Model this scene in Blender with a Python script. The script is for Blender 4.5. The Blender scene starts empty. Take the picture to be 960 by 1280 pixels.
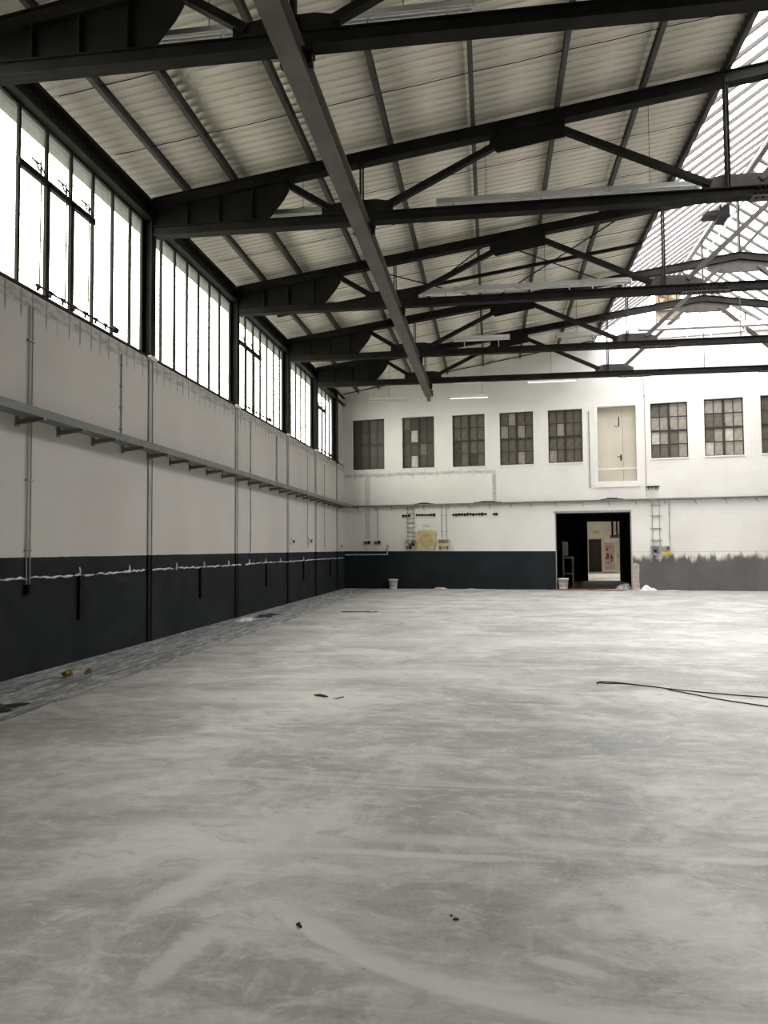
import bpy, math, random
from mathutils import Vector, Matrix
random.seed(7)
scene = bpy.context.scene
C = scene.collection

# ------------------------------------------------------------------ camera
F_PX, EYE = 964.0, 1.55
def camera_axes(v=(614.0, 685.5), roll=-0.008):
    dy = Vector(((v[0]-480)/F_PX, (v[1]-640)/F_PX, 1)).normalized()
    n = dy.cross(Vector((1, roll, 0))).normalized()
    if n.y < 0: n = -n
    dx = n.cross(dy)
    if dx.x < 0: dx = -dx
    return dx, dy, -n                      # world X, Y, Z seen in camera coords (x right, y down, z forward)
ax, ay, az = camera_axes()
def c2w(v): return Vector((ax.dot(v), ay.dot(v), az.dot(v)))
right, up, back = c2w(Vector((1,0,0))), c2w(Vector((0,-1,0))), c2w(Vector((0,0,-1)))
cam_data = bpy.data.cameras.new('camera')
cam_data.sensor_fit = 'HORIZONTAL'; cam_data.sensor_width = 36.0
cam_data.lens = F_PX/960*36.0
cam_data.clip_start = 0.05; cam_data.clip_end = 500
cam = bpy.data.objects.new('camera', cam_data); C.objects.link(cam)
cam.matrix_world = Matrix(((right.x, up.x, back.x, 0), (right.y, up.y, back.y, 0), (right.z, up.z, back.z, EYE), (0,0,0,1)))
scene.camera = cam

# ------------------------------------------------------------------ world: an even overcast sky
SKY = 9.5
world = bpy.data.worlds.new('overcast_sky'); scene.world = world
world.use_nodes = True
bg = world.node_tree.nodes['Background']
bg.inputs[0].default_value = (1.0, 0.985, 0.97, 1); bg.inputs[1].default_value = SKY
scene.view_settings.view_transform = 'Standard'
scene.view_settings.look = 'None'
scene.view_settings.gamma = 1.0
scene.view_settings.exposure = 0.36
scene.view_settings.use_curve_mapping = False
try:
    scene.cycles.use_denoising = True
    scene.cycles.diffuse_bounces = 7
    scene.cycles.max_bounces = 12
    scene.cycles.transparent_max_bounces = 16
    scene.cycles.caustics_refractive = True
except Exception: pass
def portal(loc, direction, sx, sy):        # marks a glazed opening for the sky's light, gives off none itself
    l = bpy.data.lights.new('daylight_portal', 'AREA'); l.shape = 'RECTANGLE'; l.size = sx; l.size_y = sy
    l.cycles.is_portal = True
    o = bpy.data.objects.new('daylight_portal', l); C.objects.link(o)
    z = -Vector(direction).normalized(); x = Vector((0,1,0)); y = z.cross(x)
    o.matrix_world = Matrix(((x.x,y.x,z.x,loc[0]),(x.y,y.y,z.y,loc[1]),(x.z,y.z,z.z,loc[2]),(0,0,0,1)))

# ------------------------------------------------------------------ dimensions
XL, XR = -5.86, 6.80                       # left wall face, ridge line
XW = 2*XR - XL                             # right wall face
TR = [8.07, 12.66, 17.25, 21.83, 25.44]    # the trusses in view
COLS = TR + [29.08]
BAYS = [-7.6, -1.11, 3.48, 8.07, 12.66, 17.25, 21.83, 25.44, 31.2]
SILL, HEAD, TRANSOM = 4.97, 7.38, 6.60
SL = 0.145                                 # roof slope
def ztop(x): return 8.33 + SL*((x if x <= XR else 2*XR-x) + 1.69)   # top of the trusses
def zroof(x): return ztop(x) + 0.16
XE, XE2 = 3.87, 2*XR-3.87                  # skylight edges
ZRIDGE = 11.42
KW, YW = -0.15, 30.6                       # back wall runs askew
ANG = math.atan(KW); LW = math.sqrt(1+KW*KW)
def wp(u, d, z):                           # along the back wall, out from its face into the hall, height
    return Vector((XL + math.cos(ANG)*u + math.sin(ANG)*d, YW + math.sin(ANG)*u - math.cos(ANG)*d, z))

# ------------------------------------------------------------------ mesh helpers
class MB:
    def __init__(s): s.v, s.f, s.sm = [], [], []
    def add(s, vs, fs, smooth=False):
        o = len(s.v); s.v += [tuple(p) for p in vs]
        s.f += [tuple(i+o for i in f) for f in fs]; s.sm += [smooth]*len(fs); return s
    def box(s, x0, x1, y0, y1, z0, z1):
        return s.add([(x0,y0,z0),(x1,y0,z0),(x1,y1,z0),(x0,y1,z0),(x0,y0,z1),(x1,y0,z1),(x1,y1,z1),(x0,y1,z1)],
                     [(0,3,2,1),(4,5,6,7),(0,1,5,4),(1,2,6,5),(2,3,7,6),(3,0,4,7)])
    def bar(s, p, q, w, h, upv=(0,0,1)):   # w across, h along upv
        p, q = Vector(p), Vector(q); d = (q-p).normalized(); u0 = Vector(upv)
        if abs(d.dot(u0)) > .98: u0 = Vector((0,1,0))
        a = d.cross(u0).normalized(); b = a.cross(d).normalized()
        vs = []
        for e in (p, q):
            for i, j in ((-1,-1),(1,-1),(1,1),(-1,1)): vs.append(e + a*(w/2*i) + b*(h/2*j))
        return s.add(vs, [(0,1,2,3),(7,6,5,4),(0,4,5,1),(1,5,6,2),(2,6,7,3),(3,7,4,0)])
    def tube(s, pts, r, n=8, caps=True):
        pts = [Vector(p) for p in pts]; rings = []
        a = None
        for i, p in enumerate(pts):
            d = (pts[min(i+1,len(pts)-1)] - pts[max(i-1,0)]).normalized()
            if a is None:
                u0 = Vector((0,0,1)) if abs(d.z) < .9 else Vector((1,0,0))
                a = d.cross(u0).normalized()
            else: a = (a - d*a.dot(d)).normalized()
            b = d.cross(a); rr = r[i] if isinstance(r,(list,tuple)) else r
            rings.append([p + (a*math.cos(t)+b*math.sin(t))*rr for t in (2*math.pi*k/n for k in range(n))])
        vs = [v for R in rings for v in R]; fs = []
        for i in range(len(pts)-1):
            for k in range(n):
                k2 = (k+1)%n; fs.append((i*n+k, i*n+k2, (i+1)*n+k2, (i+1)*n+k))
        s.add(vs, fs, True)
        if caps:
            s.add(rings[0], [tuple(range(n))[::-1]]); s.add(rings[-1], [tuple(range(n))])
        return s
    def prism(s, poly, y0, y1, axis='y'):  # polygon in x,z swept along y (or in x,y along z; in y,z along x)
        n = len(poly)
        m = {'y': lambda a,b,t: (a,t,b), 'z': lambda a,b,t: (a,b,t), 'x': lambda a,b,t: (t,a,b)}[axis]
        vs = [m(a,b,y0) for a,b in poly] + [m(a,b,y1) for a,b in poly]
        return s.add(vs, [tuple(range(n)), tuple(range(2*n-1, n-1, -1))] + [(i, n+i, n+(i+1)%n, (i+1)%n) for i in range(n)])
    def lathe(s, prof, cx=0, cy=0, n=24):
        vs = []; m = len(prof)
        for k in range(n):
            t = 2*math.pi*k/n
            for r, z in prof: vs.append((cx+r*math.cos(t), cy+r*math.sin(t), z))
        fs = []
        for k in range(n):
            k2 = (k+1)%n
            for i in range(m-1): fs.append((k*m+i, k2*m+i, k2*m+i+1, k*m+i+1))
        return s.add(vs, fs, True)
    def mesh(s, name):
        me = bpy.data.meshes.new(name); me.from_pydata(s.v, [], s.f)
        me.polygons.foreach_set('use_smooth', s.sm); me.validate(); me.update()
        import bmesh
        bm = bmesh.new(); bm.from_mesh(me); bmesh.ops.recalc_face_normals(bm, faces=bm.faces); bm.to_mesh(me); bm.free()
        return me
    def build(s, name, mat, parent=None, loc=None, rz=None):
        me = s.mesh(name); me.materials.append(mat); return link(name, me, parent, loc, rz)
def link(name, me, parent=None, loc=None, rz=None):
    o = bpy.data.objects.new(name, me); C.objects.link(o)
    if parent is not None: o.parent = parent
    if loc is not None: o.location = loc
    if rz is not None: o.rotation_euler.z = rz
    return o
def tag(o, label, cat, group=None):
    o['label'] = label; o['category'] = cat
    if group: o['group'] = group
    return o
def struct(o, label=None):
    o['kind'] = 'structure'
    if label: o['label'] = label
    return o
def empty(name, loc=(0,0,0), rz=0):
    o = bpy.data.objects.new(name, None); o.empty_display_size = .2; C.objects.link(o)
    o.location = loc; o.rotation_euler.z = rz; return o
def thing(name, label, cat, loc=(0,0,0), rz=0, group=None): return tag(empty(name, loc, rz), label, cat, group)

# ------------------------------------------------------------------ materials
def newmat(name):
    m = bpy.data.materials.new(name); m.use_nodes = True
    nt = m.node_tree; p = nt.nodes['Principled BSDF']; return m, nt, p
class NT:                                  # short-hand for building node trees
    def __init__(s, nt): s.nt = nt
    def n(s, t, **kw):
        nd = s.nt.nodes.new(t)
        for k, v in kw.items(): setattr(nd, k, v)
        return nd
    def put(s, sock, val):
        if hasattr(val, 'is_output'): s.nt.links.new(val, sock)
        else: sock.default_value = val
    def math(s, op, a, b=0.0, c=None, clamp=False):
        nd = s.n('ShaderNodeMath', operation=op); nd.use_clamp = clamp
        s.put(nd.inputs[0], a); s.put(nd.inputs[1], b)
        if c is not None: s.put(nd.inputs[2], c)
        return nd.outputs[0]
    def rng(s, v, a, b, c=0.0, d=1.0, smooth=True):
        nd = s.n('ShaderNodeMapRange'); nd.interpolation_type = 'SMOOTHSTEP' if smooth else 'LINEAR'
        s.put(nd.inputs[0], v); 
        for i, x in enumerate((a,b,c,d)): s.put(nd.inputs[1+i], x)
        return nd.outputs[0]
    def mix(s, f, a, b):
        nd = s.n('ShaderNodeMix', data_type='RGBA'); s.put(nd.inputs[0], f)
        s.put(nd.inputs[6], a if hasattr(a,'is_output') else (*a,1)); s.put(nd.inputs[7], b if hasattr(b,'is_output') else (*b,1))
        return nd.outputs[2]
    def coord(s, kind='Object'): return s.n('ShaderNodeTexCoord').outputs[kind]
    def map(s, v, scale=(1,1,1), loc=(0,0,0), rot=(0,0,0)):
        nd = s.n('ShaderNodeMapping'); s.put(nd.inputs[0], v)
        nd.inputs[1].default_value = loc; nd.inputs[2].default_value = rot; nd.inputs[3].default_value = scale
        return nd.outputs[0]
    def noise(s, v, scale, detail=4, rough=.55, dist=0.0):
        nd = s.n('ShaderNodeTexNoise'); s.put(nd.inputs['Vector'], v)
        nd.inputs['Scale'].default_value = scale; nd.inputs['Detail'].default_value = detail
        nd.inputs['Roughness'].default_value = rough; nd.inputs['Distortion'].default_value = dist
        return nd.outputs['Fac']
    def sep(s, v):
        nd = s.n('ShaderNodeSeparateXYZ'); s.put(nd.inputs[0], v); return nd.outputs
    def bump(s, h, strength, dist=.01, normal=None):
        nd = s.n('ShaderNodeBump'); s.put(nd.inputs['Height'], h)
        nd.inputs['Strength'].default_value = strength; nd.inputs['Distance'].default_value = dist
        if normal is not None: s.put(nd.inputs['Normal'], normal)
        return nd.outputs[0]
def plain(name, col, rough=.6, var=.12, scale=3.0, metal=0.0, bump=0.0, spec=.4, col2=None, coord='Object'):
    m, nt, p = newmat(name); g = NT(nt); co = g.coord(coord)
    f = g.rng(g.noise(co, scale, 5, .6), .3, .7)
    a = tuple(c*(1-var) for c in col); b = col2 or tuple(min(1, c*(1+var)) for c in col)
    g.put(p.inputs['Base Color'], g.mix(f, a, b))
    p.inputs['Roughness'].default_value = rough; p.inputs['Metallic'].default_value = metal
    p.inputs['Specular IOR Level'].default_value = spec
    if bump: g.put(p.inputs['Normal'], g.bump(g.noise(co, scale*12, 4), bump, .004))
    return m
M = {}
M['steel'] = plain('dark_painted_steel', (.014,.013,.011), .65, .3, 2.5, bump=.15, spec=.12)
M['steel_mid'] = plain('grey_brown_steel', (.105,.092,.082), .5, .22, 1.6, bump=.15)
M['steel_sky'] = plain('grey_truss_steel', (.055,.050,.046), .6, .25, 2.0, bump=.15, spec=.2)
M['purlin'] = plain('brown_grey_purlin', (.062,.056,.050), .6, .25, 2.0)
M['skysteel'] = plain('grey_glazing_bar', (.055,.05,.046), .55, .2, 2.0)
M['galv'] = plain('galvanised_steel', (.15,.155,.148), .5, .15, 4.0, metal=.2)
M['white_lamp'] = plain('white_lamp_enamel', (.72,.72,.70), .35, .06, 3.0)
M['lamp_grey'] = plain('grey_lamp_housing', (.50,.50,.48), .4, .08, 3.0)
M['black'] = plain('black_rubber', (.007,.007,.008), .7, .2, 6.0, spec=.12)
M['dark_room'] = plain('near_black_wall', (.012,.011,.010), .8, .3, 1.5)  # even near-black for the dark room and the dark openings
M['white_room'] = plain('old_white_plaster', (.62,.59,.53), .8, .12, 1.2)
M['beige'] = plain('beige_paint', (.55,.51,.42), .5, .05, 1.5)
M['board'] = plain('yellowed_board', (.52,.43,.24), .7, .18, 5.0, bump=.2)
M['cardboard'] = plain('pinkish_raw_plaster', (.46,.38,.34), .9, .2, 9.0, bump=.3)
M['rust'] = plain('brick_red_dust', (.24,.085,.06), .95, .4, 4.0)
M['amber'] = plain('amber_brown_tape', (.17,.075,.02), .4, .5, 14.0)
M['darkcloth'] = plain('dark_blue_grey_cloth', (.03,.035,.04), .9, .3, 9.0)
M['paper'] = plain('crumpled_white_plastic', (.75,.74,.72), .5, .08, 6.0)
M['bucket'] = plain('white_bucket_plastic', (.74,.74,.73), .4, .04, 3.0)
M['bucket_stain'] = plain('grey_bucket_print', (.42,.43,.44), .5, .1, 8.0)
M['boxgrey'] = plain('grey_switch_box', (.30,.31,.31), .5, .2, 9.0)
M['brown'] = plain('brown_fitting', (.13,.075,.05), .6, .3, 14.0)
M['yellow'] = plain('yellow_connector', (.55,.40,.06), .5, .2, 14.0)
M['column_grey'] = plain('thinly_painted_steel', (.33,.318,.295), .65, .12, 2.0)
M['foam'] = plain('pale_mortar_rest', (.55,.53,.49), .9, .25, 8.0, bump=.6)
M['conduit'] = plain('grey_painted_conduit', (.31,.30,.28), .6, .1, 4.0)
M['wood'] = plain('weathered_vent_wood', (.20,.165,.135), .7, .25, 6.0)
M['red'] = plain('dark_red_paint', (.30,.05,.05), .6, .3, 6.0)
M['olive'] = plain('olive_rack_paint', (.07,.064,.038), .5, .2, 5.0)
M['gasket'] = plain('rusted_window_steel', (.030,.027,.023), .6, .25, 6.0)
M['chip'] = plain('brown_splinter', (.10,.07,.05), .8, .3, 20.0)

M['white_trim'] = plain('white_painted_trim', (.74,.72,.69), .6, .05, 2.0)
def roof_mat():
    m, nt, p = newmat('fibre_cement_sheet'); g = NT(nt); co = g.coord('Object')
    f = g.rng(g.noise(g.map(co, (.8,2.2,1)), 1.3, 5, .6), .3, .75)
    c = g.mix(f, (.86,.825,.72), (.92,.89,.80))
    # shading of the corrugation painted as darker stripes on its lower crests
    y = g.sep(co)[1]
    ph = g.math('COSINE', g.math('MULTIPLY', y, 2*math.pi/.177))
    crest_shade = g.math('MULTIPLY', g.rng(ph, -.1, -.85), g.rng(g.noise(g.map(co,(1.5,.4,1)), 2.0, 4), .3, .6, .55, 1.0))
    c = g.mix(g.math('MULTIPLY', crest_shade, .75), c, (.53,.49,.395))
    g.put(p.inputs['Base Color'], c); p.inputs['Roughness'].default_value = .75
    p.inputs['Specular IOR Level'].default_value = .25
    return m
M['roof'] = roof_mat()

def glass_mat(name, dirt, tint=(.97,.98,.95), clear=.45, rough=.35):
    m = bpy.data.materials.new(name); m.use_nodes = True; nt = m.node_tree; nt.nodes.clear(); g = NT(nt)
    out = g.n('ShaderNodeOutputMaterial')
    tr = g.n('ShaderNodeBsdfTransparent'); tl = g.n('ShaderNodeBsdfTranslucent'); gl = g.n('ShaderNodeBsdfGlossy')
    co = g.coord('Object')
    n1 = g.noise(co, 1.4, 5, .6, .6)
    f = g.rng(n1, .45, .72, 0, dirt)
    col = g.mix(f, tint, (.55,.60,.48))
    g.put(tr.inputs[0], col); g.put(tl.inputs[0], col); gl.inputs['Roughness'].default_value = .25
    gl.inputs[0].default_value = (.9,.9,.9,1)
    m1 = g.n('ShaderNodeMixShader'); m1.inputs[0].default_value = 1-clear
    nt.links.new(tr.outputs[0], m1.inputs[1]); nt.links.new(tl.outputs[0], m1.inputs[2])
    m2 = g.n('ShaderNodeMixShader'); m2.inputs[0].default_value = .05
    nt.links.new(m1.outputs[0], m2.inputs[1]); nt.links.new(gl.outputs[0], m2.inputs[2])
    nt.links.new(m2.outputs[0], out.inputs[0])
    return m
M['frost'] = glass_mat('frosted_window_glass', .6, tint=(.97,.98,.93), clear=.975)
M['skyglass'] = glass_mat('wired_skylight_glass', .25, tint=(.97,.97,.98), clear=.85)
for i, c in enumerate(((.060,.050,.037), (.125,.11,.087), (.29,.268,.225), (.46,.44,.39))):
    M['murky%d' % i] = plain('murky_dusty_pane', c, .35, .22, 4.0, spec=.2)

def left_wall_mat():
    m, nt, p = newmat('white_wall_dark_dado'); g = NT(nt); co = g.n('ShaderNodeNewGeometry').outputs['Position']
    x, y, z = g.sep(co)
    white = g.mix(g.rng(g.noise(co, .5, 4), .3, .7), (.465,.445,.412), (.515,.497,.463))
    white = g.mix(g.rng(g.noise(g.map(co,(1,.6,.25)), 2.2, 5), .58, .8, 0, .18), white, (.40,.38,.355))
    # scar of an old cable run under the sill: grey streak with hanging ticks
    wob = g.math('MULTIPLY', g.math('SUBTRACT', g.noise(g.map(co,(0,1,0)), .7, 3), .5), .16)
    zz = g.math('ADD', z, wob)
    band = g.math('MULTIPLY', g.rng(zz, 4.66, 4.74), g.rng(zz, 4.93, 4.86))
    band = g.math('MULTIPLY', band, g.rng(g.noise(g.map(co,(1,2.0,7)), 2.5, 5), .35, .62, .12, .85))
    tick = g.math('PINGPONG', g.math('ADD', y, g.math('MULTIPLY', g.noise(g.map(co,(0,1,0)), 2.2, 2), .20)), .145)
    tn = g.noise(g.map(co,(0,1,0)), 6.0, 2)
    tick = g.math('MULTIPLY', g.rng(tick, .022, .010), g.math('MULTIPLY', g.rng(z, g.math('SUBTRACT', 4.62, g.math('MULTIPLY', tn, .30)), 4.62), g.rng(z, 4.93, 4.88)))
    tick = g.math('MULTIPLY', tick, g.rng(g.noise(g.map(co,(0,1,0)), 3.1, 2), .35, .5, .3, 1.0))
    white = g.mix(g.math('MAXIMUM', g.math('MULTIPLY', band, .75), g.math('MULTIPLY', tick, .95)), white, (.20,.188,.172))
    dado = g.mix(g.rng(g.noise(co, 1.1, 5), .3, .75), (.011,.0135,.0145), (.020,.024,.026))
    dado = g.mix(g.rng(g.noise(g.map(co,(1,1.5,6)), 1.0, 5), .6, .8, 0, .5), dado, (.04,.046,.046))
    edge = g.math('ADD', z, g.math('MULTIPLY', g.math('SUBTRACT', g.noise(co, 4.0, 4), .5), .02))
    g.put(p.inputs['Base Color'], g.mix(g.rng(edge, 1.478, 1.486), dado, white))
    p.inputs['Roughness'].default_value = .75; p.inputs['Specular IOR Level'].default_value = .12
    g.put(p.inputs['Normal'], g.bump(g.noise(co, 9, 5), .12, .01))
    return m
M['wall_left'] = left_wall_mat()

def back_wall_mat():
    m, nt, p = newmat('white_brick_wall_with_dado'); g = NT(nt); co = g.coord('Object')
    u, d, z = g.sep(co)
    white = g.mix(g.rng(g.noise(co, .6, 4), .3, .7), (.70,.68,.645), (.77,.755,.73))
    br = g.n('ShaderNodeTexBrick'); g.put(br.inputs['Vector'], g.map(co, (1,1,1), rot=(math.pi/2,0,0)))
    br.inputs['Scale'].default_value = 1; br.inputs['Brick Width'].default_value = .26; br.inputs['Row Height'].default_value = .083
    br.inputs['Mortar Size'].default_value = .012; br.inputs['Mortar Smooth'].default_value = .6
    bmask = g.rng(u, 10.8, 12.2, .15, 1.0)
    white = g.mix(g.math('MULTIPLY', g.math('MULTIPLY', br.outputs['Fac'], bmask), .18), white, (.5,.48,.45))
    # grey unpainted scar of an old cable run, turning down at its right end
    wob = g.math('MULTIPLY', g.math('SUBTRACT', g.noise(g.map(co,(1,0,0)), 1.0, 3), .5), .16)
    zz = g.math('ADD', z, wob)
    s1 = g.math('MULTIPLY', g.math('MULTIPLY', g.rng(zz, 4.42, 4.47), g.rng(zz, 4.60, 4.53)), g.rng(u, 6.15, 6.1))
    tick = g.math('PINGPONG', u, .24)
    s2 = g.math('MULTIPLY', g.math('MULTIPLY', g.rng(tick, .03, .012), g.math('MULTIPLY', g.rng(z, 4.32, 4.38), g.rng(z, 4.70, 4.64))), g.rng(u, 6.1, 6.0))
    uw = g.math('ADD', u, g.math('MULTIPLY', g.math('SUBTRACT', g.noise(g.map(co,(0,0,1)), 3, 3), .5), .12))
    s3 = g.math('MULTIPLY', g.math('MULTIPLY', g.rng(uw, 5.98, 6.03), g.rng(uw, 6.17, 6.12)), g.math('MULTIPLY', g.rng(z, 3.3, 3.4), g.rng(z, 4.55, 4.5)))
    s4 = g.math('MULTIPLY', g.math('MULTIPLY', g.rng(u, .86, .9), g.rng(u, 1.12, 1.08)), g.math('MULTIPLY', g.rng(z, 1.9, 2.0), g.rng(z, 4.5, 4.45)))
    scar = g.math('MAXIMUM', g.math('MAXIMUM', g.math('MULTIPLY', s1, .7), g.math('MULTIPLY', s2, .5)), g.math('MAXIMUM', g.math('MULTIPLY', s3, .75), g.math('MULTIPLY', s4, .5)))
    scar = g.math('MULTIPLY', scar, g.rng(g.noise(co, 5, 4), .3, .6, .45, 1))
    white = g.mix(scar, white, (.33,.31,.285))
    # left dado: blue-black; right dado: grey with ragged brush strokes
    dk = g.mix(g.rng(g.noise(co, 1.1, 5), .3, .75), (.013,.0165,.019), (.019,.024,.027))
    e1 = g.math('ADD', z, g.math('MULTIPLY', u, .0065))
    dark = g.math('MULTIPLY', g.rng(e1, 1.488, 1.48), g.rng(u, 9.7, 9.6))
    gy = g.mix(g.rng(g.noise(g.map(co,(1,1,.7)), 1.2, 5), .3, .75), (.115,.105,.104), (.15,.139,.137))
    rag = g.math('ADD', z, g.math('MULTIPLY', g.math('SUBTRACT', g.noise(g.map(co,(1,0,.30), rot=(0,.6,0)), 3.6, 6, .7), .5), 1.0))
    rag = g.math('ADD', rag, g.math('MULTIPLY', g.rng(u, 11.2, 13.5), .0))
    grey = g.math('MULTIPLY', g.rng(rag, 1.32, 1.06), g.rng(u, 11.02, 11.08))
    tape = g.math('MULTIPLY', g.math('MULTIPLY', g.rng(z, 1.36, 1.365), g.rng(z, 1.395, 1.39)), g.rng(u, 11.0, 11.05))
    c = g.mix(g.math('MULTIPLY', tape, .7), white, (.62,.50,.25))
    c = g.mix(grey, c, gy); c = g.mix(dark, c, dk)
    g.put(p.inputs['Base Color'], c); p.inputs['Roughness'].default_value = .7; p.inputs['Specular IOR Level'].default_value = .15
    h = g.math('ADD', g.math('MULTIPLY', g.math('MULTIPLY', br.outputs['Fac'], bmask), -.6), g.math('MULTIPLY', g.noise(co, 8, 4), .5))
    g.put(p.inputs['Normal'], g.bump(h, .3, .01))
    return m
M['wall_back'] = back_wall_mat()

def floor_mat():
    m, nt, p = newmat('scuffed_concrete'); g = NT(nt); co = g.n('ShaderNodeNewGeometry').outputs['Position']
    x, y, z = g.sep(co)
    big = g.noise(g.map(co, (.45,1.0,1), rot=(0,0,.08)), .55, 5, .6, .6)
    mid = g.noise(g.map(co, (.8,1.0,1), rot=(0,0,-.2)), 1.0, 10, .68, .6)
    fine = g.noise(g.map(co, (.8,1.2,1), rot=(0,0,.15)), 5, 10, .74, .6)
    grain = g.noise(co, 38, 6, .7)
    sw = g.noise(g.map(co, (.22,1.7,1), rot=(0,0,.06)), 1.5, 8, .66, 1.2)
    sw2 = g.noise(g.map(co, (1.6,.4,1), rot=(0,0,.55)), 1.7, 8, .68, 1.6)
    c = g.mix(g.rng(big, .30, .70), (.325,.316,.305), (.46,.452,.44))
    c = g.mix(g.rng(mid, .49, .60, 0, .85), c, (.57,.56,.545))
    c = g.mix(g.rng(mid, .49, .37, 0, .75), c, (.245,.239,.232))
    def stain(cx, cy, rx, ry, th, col, amt, c, warp=1.3):
        dx = g.math('SUBTRACT', x, cx); dy = g.math('SUBTRACT', y, cy); co_, si = math.cos(th), math.sin(th)
        a = g.math('DIVIDE', g.math('ADD', g.math('MULTIPLY', dx, co_), g.math('MULTIPLY', dy, si)), rx)
        b = g.math('DIVIDE', g.math('SUBTRACT', g.math('MULTIPLY', dy, co_), g.math('MULTIPLY', dx, si)), ry)
        d = g.math('SQRT', g.math('ADD', g.math('MULTIPLY', a, a), g.math('MULTIPLY', b, b)))
        d = g.math('ADD', d, g.math('MULTIPLY', g.math('SUBTRACT', mid, .5), warp*.8))
        d = g.math('ADD', d, g.math('MULTIPLY', g.math('SUBTRACT', fine, .5), warp*1.3))
        return g.mix(g.math('MULTIPLY', g.rng(d, 1.05, .45), amt), c, col)
    DK, LT, BL = (.25,.243,.235), (.62,.61,.595), (.275,.285,.29)
    for cx, cy, rx, ry, th, col, amt in ((.9,6.3,1.9,.55,.05,BL,.55), (-1.2,6.75,1.3,.3,.1,DK,.45), (.05,4.95,1.3,.5,0,BL,.5), (-3.6,6.4,1.3,.7,.2,DK,.55),
            (-1.65,2.95,.75,.42,0,DK,.6), (-.72,2.72,.42,.22,-.4,DK,.7), (-.25,3.5,.5,.25,0,DK,.4), (1.6,3.6,1.0,.4,0,DK,.35),
            (-1.45,4.15,.85,.42,.1,LT,.6), (-2.1,8.05,1.6,.45,.1,LT,.7), (-.2,9.6,2.4,.6,0,LT,.5), (.3,4.2,1.2,.1,.02,LT,.55),
            (1.6,9.5,2.0,.8,0,BL,.35), (2.6,13.5,3,1.2,0,LT,.4), (-1.5,13,2.5,.9,.1,LT,.4), (3.5,7.4,1.5,.5,0,LT,.4)):
        c = stain(cx, cy, rx, ry, th, col, amt, c)
    c = g.mix(g.rng(sw, .52, .66, 0, .48), c, (.63,.62,.605))
    c = g.mix(g.rng(sw, .47, .34, 0, .38), c, (.27,.268,.262))
    c = g.mix(g.math('MULTIPLY', g.rng(sw2, .55, .68, 0, .38), g.rng(y, 7.5, 4.5)), c, (.63,.62,.60))
    c = g.mix(g.rng(fine, .51, .64, 0, .46), c, (.66,.65,.63))
    c = g.mix(g.rng(fine, .48, .36, 0, .5), c, (.22,.216,.21))
    c = g.mix(g.rng(grain, .4, .7, 0, .16), c, (.66,.65,.63)); c = g.mix(g.rng(grain, .5, .25, 0, .2), c, (.22,.21,.2))
    # sharp pale trowel strokes
    for cx, cy, rx, ry, th in ((.26,3.0,.16,.05,-.35), (1.1,4.09,.35,.05,.05), (-.28,3.97,.55,.04,.02), (-1.2,2.95,.08,.3,-.25), (-1.4,3.5,.10,.5,-.35), (1.5,4.3,.4,.06,0)):
        c = stain(cx, cy, rx, ry, th, (.68,.67,.65), .55, c, 2.6)
    # pale arc swept by a machine wheel
    def arc(cx, cy, r, w, a0, a1, amt, c):
        dx = g.math('SUBTRACT', x, cx); dyy = g.math('SUBTRACT', y, cy)
        dist = g.math('SQRT', g.math('ADD', g.math('MULTIPLY', dx, dx), g.math('MULTIPLY', dyy, dyy)))
        t = g.math('SUBTRACT', dist, r); t = g.math('MAXIMUM', g.math('MULTIPLY', t, 3.0), g.math('MULTIPLY', t, -1.0))
        t = g.math('ADD', t, g.math('MULTIPLY', g.math('SUBTRACT', fine, .5), .34))
        t = g.math('ADD', t, g.math('MULTIPLY', g.math('SUBTRACT', mid, .5), .25))
        ang = g.math('ARCTAN2', dyy, dx)
        k = g.math('MULTIPLY', g.rng(t, w, w*.3), g.math('MULTIPLY', g.rng(ang, a0, a0+.3), g.rng(ang, a1, a1-.3)))
        return g.mix(g.math('MULTIPLY', k, amt), c, (.66,.65,.63))
    c = arc(.62, 4.75, 2.12, .13, -2.55, -1.4, .7, c)
    c = arc(.2, 4.3, 1.75, .12, 2.4, 3.2, .25, c)
    vo = g.n('ShaderNodeTexVoronoi'); g.put(vo.inputs['Vector'], co); vo.inputs['Scale'].default_value = 3.2
    c = g.mix(g.math('MULTIPLY', g.rng(vo.outputs['Distance'], .03, .015), g.rng(mid, .5, .6)), c, (.10,.09,.08))
    g.put(p.inputs['Base Color'], c)
    g.put(p.inputs['Roughness'], g.rng(mid, .3, .7, .58, .40, False))
    p.inputs['Specular IOR Level'].default_value = .5
    g.put(p.inputs['Normal'], g.bump(fine, .12, .006))
    return m
M['floor'] = floor_mat()
def strip_mat():
    m, nt, p = newmat('dusty_plaster_strip'); g = NT(nt); co = g.n('ShaderNodeNewGeometry').outputs['Position']
    a = g.noise(g.map(co, (2.2,.35,1), rot=(0,0,.35)), 2.2, 7, .7, 1.5)
    b = g.noise(g.map(co, (3,.6,1), rot=(0,0,-.2)), 4, 6, .7, 1.0)
    c = g.mix(g.rng(a, .40, .60), (.17,.175,.178), (.40,.41,.41))
    c = g.mix(g.rng(b, .52, .62, 0, .85), c, (.66,.67,.67)); c = g.mix(g.rng(b, .46, .36, 0, .75), c, (.11,.115,.12))
    g.put(p.inputs['Base Color'], c); p.inputs['Roughness'].default_value = .6
    g.put(p.inputs['Normal'], g.bump(b, .4, .02)); return m
M['strip'] = strip_mat()

# ================================================================== THE SETTING
ground = struct(MB().box(-60, 75, -60, 95, -.6, -.35).build('ground', plain('outdoor_asphalt', (.16,.16,.15), .9, .1, .3)), 'grey ground outside the hall')

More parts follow.
